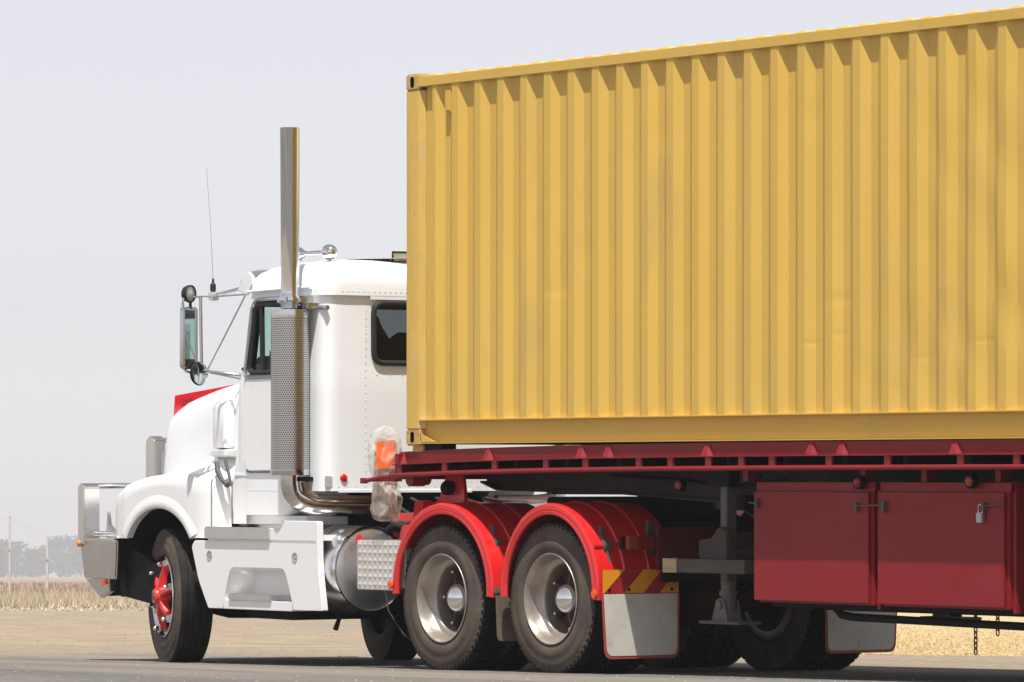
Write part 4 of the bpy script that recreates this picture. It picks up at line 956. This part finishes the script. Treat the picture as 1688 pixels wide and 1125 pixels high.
# ------------------------------------------------ exhaust
def exhaust(far_):
    f = mirY if far_ else (lambda q: q)
    ex, ey = -1.575, .035
    pf = TK.part('muffler_shield', f(M().lathe([(.139, z) for z in (1.372, 1.6, 1.9, 2.2, 2.468)], (ex, ey, 0), (0, 0, 1), 64)), PERF, smooth=60)
    me = pf.data; uvl = me.uv_layers.new(name='UVMap')
    for p in me.polygons:
        us = []
        for li in p.loop_indices:
            co = me.vertices[me.loops[li].vertex_index].co
            yy = co.y + TK.base.y; yy = 2.44 - yy if far_ else yy
            u = math.atan2(yy - ey, co.x + TK.base.x - ex) / (2 * pi) + .5; us.append([li, u, (co.z + TK.base.z - 1.372) / 1.096])
        if max(u[1] for u in us) - min(u[1] for u in us) > .5:
            for u in us:
                if u[1] < .5: u[1] += 1
        for li, u, v in us: uvl.data[li].uv = (u, v)
    TK.part('muffler_band', f(M().lathe([(.09, 2.53), (.139, 2.528), (.142, 2.50), (.1405, 2.468), (.13, 2.468)], (ex, ey, 0), (0, 0, 1), 48)), STEEL, pf)
    TK.part('muffler_band', f(M().lathe([(.08, 1.328), (.137, 1.330), (.1405, 1.345), (.1405, 1.372), (.13, 1.372)], (ex, ey, 0), (0, 0, 1), 48)), STEEL, pf)
    TK.part('stack_pipe', f(M().lathe([(.066, 2.50), (.066, 2.56), (.074, 2.575), (.084, 2.60), (.066, 2.635), (.0665, 2.66), (.0725, 3.84), (.0745, 3.843), (.0705, 3.845), (.068, 3.80), (.066, 3.2), (.0, 3.19)], (ex, ey, 0), (0, 0, 1), 40)), STACK, pf, smooth=50)
    TK.part('stack_soot', f(M().lathe([(.0672, 3.82), (.0655, 3.25), (0, 3.24)], (ex, ey, 0), (0, 0, 1), 32)), BLK, pf)
    TK.part('stack_clamp', f(M().box(ex - .07, ex + .06, ey - .07, ey + .22, 2.578, 2.618).box(ex + .0, ex + .14, ey + .06, ey + .20, 2.53, 2.575)), STEEL, pf, bevel=.006)
    TK.part('clamp_arm', f(M().tube([(ex + .02, ey + .06, 2.56), (ex + .12, ey + .17, 2.545), (-1.34, .21, 2.54)], .018, 8)), STEEL, pf)
    TK.part('clamp_arm', f(M().box(ex - .02, ex + .08, ey + .03, ey + .24, 1.285, 1.318)), BLK, pf, bevel=.006)
    TK.part('clamp_foot', f(M().box(-1.37, -1.345, .20, .26, 1.235, 1.325)), BRKT, pf, bevel=.006)
    el = [(ex, ey, 1.33), (ex, ey, 1.26), (ex + .005, ey + .01, 1.20), (ex + .015, ey + .04, 1.155), (ex + .03, ey + .09, 1.125), (ex + .05, ey + .16, 1.105), (ex + .09, ey + .34, 1.10), (ex + .12, ey + .8, 1.10)]
    TK.part('exhaust_elbow', f(M().tube(el, .070, 20)), STEEL, pf, smooth=60)
    TK.part('heat_pipe', f(M().tube([(ex + .04, ey + .10, 1.28), (ex + .06, ey + .11, 1.20), (ex + .10, ey + .16, 1.165), (ex + .16, ey + .3, 1.155), (ex + .2, ey + .7, 1.155)], .03, 12)), PIPEB, pf)
exhaust(False); exhaust(True)

# ------------------------------------------------ mirrors
def mirror(far_):
    f = mirY if far_ else (lambda q: q)
    X = -2.72
    ar = TK.part('mirror_arm', f(M().tube([(X, -.13, 2.65), (X, .08, 2.655), (-2.45, .19, 2.665)], .008, 8).tube([(X, .06, 2.655), (-2.60, .22, 2.71), (-2.50, .26, 2.74)], .013, 8)
            .tube([(X, -.03, 2.65), (X, -.022, 2.15)], .013, 8).tube([(X, .03, 2.11), (-2.44, .19, 2.665)], .006, 8)
            .tube([(X, -.03, 2.15), (X, .02, 2.10), (-2.52, .2, 2.07)], .012, 8).tube([(X, .02, 2.095), (-2.52, .21, 2.04)], .007, 8)
            .tube([(X, -.185, 2.60), (X, -.185, 2.18), (X, -.175, 2.12), (X, -.14, 2.09), (X, -.09, 2.088)], .012, 8)
            .tube([(X, -.185, 2.60), (X, -.17, 2.655), (X, -.13, 2.655)], .010, 8)), STEEL, smooth=60)
    def yaw(m, cx, cy, a):
        m.v = [(cx + (x - cx) * cos(a) - (y - cy) * sin(a), cy + (x - cx) * sin(a) + (y - cy) * cos(a), z) for x, y, z in m.v]; return m
    hs = TK.part('mirror_housing', f(yaw(M().prism(rpoly([(-.198, 2.115), (-.032, 2.115), (-.032, 2.575), (-.198, 2.575)], .03, 4), 'x', X - .04, X + .004), X, -.115, .33)), STEEL, ar, bevel=.006)
    TK.part('mirror_glass', f(yaw(M().prism(rpoly([(-.190, 2.123), (-.040, 2.123), (-.040, 2.567), (-.190, 2.567)], .026, 4), 'x', X + .005, X + .007), X, -.115, .33)), MIRR, hs, smooth=0)
    cv = TK.part('convex_mirror', f(M().lathe([(0, .012), (.04, .010), (.070, .003), (.084, -.006), (.089, -.014), (.08, -.03), (0, -.045)], (X + .03, -.050, 2.082), (1, .25, 0), 32)), BLK, ar, smooth=60)
    TK.part('convex_glass', f(M().lathe([(0, .0165), (.04, .0145), (.068, .0085), (.081, .002)], (X + .03, -.050, 2.082), (1, .25, 0), 32)), MIRR, cv, smooth=80)
    sl = TK.part('spot_lamp', f(M().lathe([(.0, -.07), (.03, -.068), (.055, -.05), (.066, -.02), (.066, .0), (.060, .004), (.054, -.006)], (X + .01, -.118, 2.672), (.93, .36, -.05), 28).cyl((X, -.118, 2.62), (X, -.118, 2.56), .012, 8)), BLKR, ar, smooth=50)
    TK.part('lamp_glass', f(M().lathe([(0, .002), (.03, -.001), (.054, -.006)], (X + .01, -.118, 2.672), (.93, .36, -.05), 24)), LENS, sl, smooth=80)
    TK.part('antenna_mount', f(M().box(X - .03, X + .03, .045, .115, 2.625, 2.69)), CHROME, ar, bevel=.008)
    an = TK.part('antenna_spring', f(M().lathe([(.014, 2.69), (.022, 2.70), (.022, 2.745), (.010, 2.76), (.008, 2.79)], (X, .078, 0), (0, 0, 1), 12)), BLKR, ar)
    TK.part('antenna_whip', f(M().tube([(X, .078, 2.78), (X - .01, .065, 3.15), (X - .02, .034, 3.61)], [.0035, .0028, .002], 6)), STEEL, an)
mirror(False)
mirror(True)

# ------------------------------------------------ bull bar and bumper
bb = TK.part('bull_bar', M().tube([(-4.55, .08, 1.245), (-4.56, .6, 1.25), (-4.56, 1.84, 1.25), (-4.55, 2.36, 1.245)], .022, 12).tube([(-4.50, .08, .875), (-4.54, 2.36, .875)], .022, 12).tube([(-4.54, .7, 1.60), (-4.54, 1.74, 1.60)], .022, 12), CHROME)
def uprightloop(y0, wd, zt_, zb, dep):
    # a flat-bar hoop: rounded at the top, seen edge-on from the side
    x0 = -4.60
    pts = [(x0, zb)] + [(x0 + dep / 2 - dep / 2 * cos(a), zt_ - dep / 2 + dep / 2 * sin(a)) for a in [pi * i / 10 for i in range(11)]] + [(x0 + dep, zb)]
    ins = [(x0 + .012, zb)] + [(x0 + dep / 2 - (dep / 2 - .012) * cos(a), zt_ - dep / 2 + (dep / 2 - .012) * sin(a)) for a in [pi * i / 10 for i in range(11)]] + [(x0 + dep - .012, zb)]
    return M().prism(pts, 'y', y0, y0 + wd)
for f in (lambda q: q, mirY):
    TK.part('bar_upright', f(uprightloop(-.005, .14, 1.268, .80, .10)), ALU, bb, bevel=.006)
    TK.part('bar_upright', f(uprightloop(.60, .10, 1.635, .80, .14)), ALU, bb, bevel=.008)
    TK.part('bar_gusset', f(M().prism([(-4.52, .83), (-4.34, .83), (-4.36, .87), (-4.48, .95), (-4.50, 1.05)], 'y', .20, .23)), ALU, bb)
    bu = TK.part('bumper_end', f(M().loft([[(-4.60, .012, .832), (-4.13, .012, .832), (-4.085, .05, .832), (-4.085, .10, .832), (-4.60, .10, .832)], [(-4.56, .030, .535), (-4.15, .022, .535), (-4.115, .055, .535), (-4.115, .10, .535), (-4.56, .10, .535)]])), ALU, bb, bevel=.008)
    TK.part('bumper_lower', f(M().loft([[(-4.55, .034, .532), (-4.17, .028, .532), (-4.17, .10, .532), (-4.55, .10, .532)], [(-4.36, .06, .385), (-4.20, .05, .44), (-4.20, .10, .44), (-4.36, .10, .385)]])), ALU, bb, bevel=.005)
    TK.part('side_marker', f(M().sphere((-4.585, .008, .805), .030, 14)), AMBER, bu)
    TK.part('bumper_lamp', f(M().box(-4.262, -4.222, .012, .03, .488, .532)), ORANGE, bb, bevel=.004)
    TK.part('bumper_cap', f(M().box(-4.52, -4.16, .07, .5, .833, .845)), ALU, bb)
TK.part('bumper', M().prism([(-4.62, .84), (-4.58, .53), (-4.38, .40), (-4.34, .40), (-4.40, .84)], 'y', .10, 2.34), ALU, bb, bevel=.01)

# ================================================================== small things
BN = Thing('wrapped_bundle', 'plastic-wrapped bundle with orange panel strapped upright to the trailer front', 'bundle', (-.32, .0, 1.0))
from mathutils import noise as mnoise
ctr = [(1.005, .03, .07, .05), (1.02, .0, .115, .08), (1.08, -.0, .135, .09), (1.16, .02, .14, .09), (1.22, .01, .12, .085), (1.28, .0, .112, .08), (1.33, .0, .125, .085), (1.40, -.01, .145, .095), (1.48, -.015, .155, .10), (1.56, -.015, .155, .10), (1.62, -.01, .13, .085), (1.655, .0, .09, .06), (1.672, .01, .03, .02)]
rings = []
for i in range(61):
    z = 1.005 + .667 * i / 60
    for (a, b) in zip(ctr[:-1], ctr[1:]):
        if z <= b[0] + 1e-6: break
    t = (z - a[0]) / (b[0] - a[0]); dx, rx, ry = [a[q] + (b[q] - a[q]) * t for q in (1, 2, 3)]
    row = []
    for j in range(56):
        an = 2 * pi * j / 56; v = Vector((cos(an), sin(an), z * 5))
        f_ = 1 + .10 * mnoise.noise(v * 1.6) + .13 * (abs(mnoise.noise(v * 2.4 + Vector((5, 3, z * 3)))) - .2) + .05 * mnoise.noise(v * 6)
        row.append((-.345 + dx + rx * cos(an) * f_, .06 + ry * sin(an) * f_, z + .012 * mnoise.noise(v * 2)))
    rings.append(row)
wrp = BN.part('wrapping', M().loft(rings), PLAS, smooth=22)
oc = Vector((-.335, .06, 0)) + Vector((.824, -.566, 0)) * .104
on = Vector((.824, -.566, 0))
om = []
for i in range(9):
    for j in range(9):
        u_ = -.068 + .136 * i / 8; z = 1.375 + (.185 + .02 * i / 8) * j / 8
        om.append(oc + RT * u_ + on * (-1.6 * u_ * u_ + .012 * mnoise.noise(Vector((u_ * 20, z * 14, 2)))) + Vector((0, 0, z)))
BN.part('orange_panel', M().add(om, [(i * 9 + j, i * 9 + j + 1, (i + 1) * 9 + j + 1, (i + 1) * 9 + j) for i in range(8) for j in range(8)]), ORFAB, smooth=60)
BN.part('packed_core', M().prism(rpoly([(-.44, 1.04), (-.24, 1.04), (-.25, 1.58), (-.40, 1.60)], .03), 'y', .0, .10), CARTON, bevel=.03)
BN.part('tie_band', M().lathe([(.118, 1.285), (.119, 1.305)], (-.345, .06, 0), (0, 0, 1), 20), RED)

PL = Thing('padlock', 'grey padlock hanging from the rear toolbox latch', 'padlock', (6.165, .075, 1.06))
PL.part('lock_body', M().box(6.135, 6.195, .062, .09, 1.045, 1.105), BRASS, bevel=.006)
PL.part('shackle', M().tube([(6.147, .077, 1.10)] + [(6.165 + .018 * cos(a), .077, 1.135 + .018 * sin(a)) for a in [pi - pi * i / 8 for i in range(9)]] + [(6.183, .077, 1.10)], .005, 8), STEEL)
TB = Thing('timber_beam', 'short square timber bearer lying across the landing leg gear', 'timber', (3.2, .24, .70))
TB.part('timber', M().box(2.905, 3.75, .13, .235, .695, .785), WOODW, bevel=.006)
TB.part('sawn_end', M().box(2.865, 2.905, .128, .237, .693, .787).box(2.905, 3.02, .1275, .1305, .694, .786), WOOD, bevel=.004)
def chain(x, z0, n, lab):
    ch = Thing('hanging_chain', lab, 'chain', (x, .5, z0), 'chains under the trailer')
    for k in range(n):
        m = M(); z = z0 - .020 - k * .033; pts = []
        for i in range(14):
            a = 2 * pi * i / 14; u = .011 * cos(a); vv = .014 * sin(a) + (.008 if sin(a) > 0 else -.008)
            pts.append((x + u, .5, z + vv) if k % 2 == 0 else (x, .5 + u, z + vv))
        ch.part('chain_link', m.tube(pts, .0042, 6, True), GREY)
    return ch
chain(5.61, .50, 8, 'longer of two short rusty chains hanging below the toolboxes')
chain(5.82, .49, 4, 'shorter of two chains hanging below the toolboxes')

# ================================================================== FENCE and TREES
POSTM = mat('hazed_post', (.50, .49, .47), .7, var=.15)  # grey made paler so the colour itself carries the haze
def post(d, l, h, r_, lab):
    p = wpos(d, l); o = bpy.data.objects.new('fence_post', None); COL.objects.link(o); o.location = p
    tag(o, lab, 'post', 'fence posts')
    obj('pole', M().cyl((0, 0, -.1), (0, 0, h), r_, 10).cyl((0, 0, h), (0, 0, h + .02), r_ * 1.1, 10), POSTM, o)
    obj('clip', M().box(-r_ * 1.3, r_ * 1.3, -r_ * 1.3, r_ * 1.3, h * .62, h * .66), POSTM, o)
post(118, (16 - 844) / 8450 * 118, 2.02, .024, 'slim grey steel fence post at the far left')
post(172, (78 - 844) / 8450 * 172, 1.95, .045, 'paler, farther fence post in front of the hazy trees')
wv = M()
for z in (1.98, 1.40, .75):
    wv.tube([wpos(112, -17, z), wpos(118, (16 - 844) / 8450 * 118, z), wpos(172, (78 - 844) / 8450 * 172, z), wpos(240, -8, z)], .002, 4)
wo_ = obj('fence_wire', wv, POSTM); tag(wo_, 'thin strained wires running between the far fence posts', 'wire')

LEAF = gmat('gum_leaves', (.035, .05, .022), (.09, .105, .05)); BARK = mat('gum_bark', (.22, .18, .14), .9, var=.2)
def tree(d, px, h, w_, lab, seed):
    rnd = random.Random(seed); p = wpos(d, (px - 844) / 8450 * d)
    o = bpy.data.objects.new('gum_tree', None); COL.objects.link(o); o.location = p; tag(o, lab, 'tree', 'distant trees')
    tm_ = M().tube([(0, 0, -.2), (.1, .05, h * .25), (.0, .1, h * .5), (.15, 0, h * .8)], [h * .035, h * .028, h * .02, h * .008], 8)
    cl = []
    for k in range(9):
        a = rnd.random() * 6.28; rr = w_ * .5 * rnd.uniform(.25, .85); z = h * rnd.uniform(.38, .9)
        c = Vector((cos(a) * rr, sin(a) * rr, z)); cl.append((c, w_ * rnd.uniform(.16, .30)))
        tm_.tube([(0, 0, h * .3), tuple(c * .5 + Vector((0, 0, h * .12))), tuple(c)], [h * .015, h * .01, h * .004], 5)
    cl.append((Vector((0, 0, h * .82)), w_ * .25))
    for k in range(4): a = rnd.random() * 6.28; cl.append((Vector((cos(a) * w_ * .4, sin(a) * w_ * .4, h * .22)), w_ * .2))
    obj('trunk', tm_, BARK, o)
    cr = M()
    for c, r_ in cl:
        for i in range(200):
            v = Vector((rnd.gauss(0, 1), rnd.gauss(0, 1), rnd.gauss(0, .75))); v = v.normalized() * r_ * rnd.random() ** .4 + c
            if v.z > h: v.z = h - rnd.random() * .3
            s_ = h * .05 * rnd.uniform(.6, 1.3); n_ = Vector((rnd.gauss(0, 1), rnd.gauss(0, 1), rnd.gauss(0, 1))).normalized(); t_ = n_.orthogonal().normalized(); b_ = n_.cross(t_)
            cr.add([v - t_ * s_, v - b_ * s_ * .5, v + t_ * s_, v + b_ * s_ * .5], [(0, 1, 2, 3)])
    obj('crown', cr, LEAF, o, smooth=0)
for i, (px, d, h, w_, lab) in enumerate((
    (-22, 2800, 20.5, 31, 'hazy tree cut by the left edge of the picture'),
    (28, 2750, 18.8, 28, 'broad low hazy tree behind the near fence post'),
    (66, 2900, 15.6, 21, 'small hazy tree between the two fence posts'),
    (100, 2950, 24, 22, 'tallest hazy tree beside the bull bar'),
    (134, 2850, 17, 25, 'low hazy tree partly behind the bull bar'),
    (200, 2850, 16.6, 26, 'hazy tree behind the front wheel and bumper'))):
    tree(d, px, h, w_, lab, 40 + i)

# ================================================================== HAZE
hz = M().box(CW.x - 3560, CW.x + 3560, CW.y - 3560, CW.y + 3560, -1.2, 27)
ho = obj('haze', hz, None, smooth=0); tag(ho, 'pale smoky haze over the flat paddocks', 'haze', kind='stuff')
hm = bpy.data.materials.new('haze_air'); hm.use_nodes = True; hm.node_tree.nodes.clear()
hv = hm.node_tree.nodes.new('ShaderNodeVolumePrincipled'); hout = hm.node_tree.nodes.new('ShaderNodeOutputMaterial')
hv.inputs['Color'].default_value = (.74, .78, .86, 1); hv.inputs['Density'].default_value = .00033; hv.inputs['Anisotropy'].default_value = .1
hm.node_tree.links.new(hv.outputs[0], hout.inputs['Volume']); ho.data.materials.append(hm)
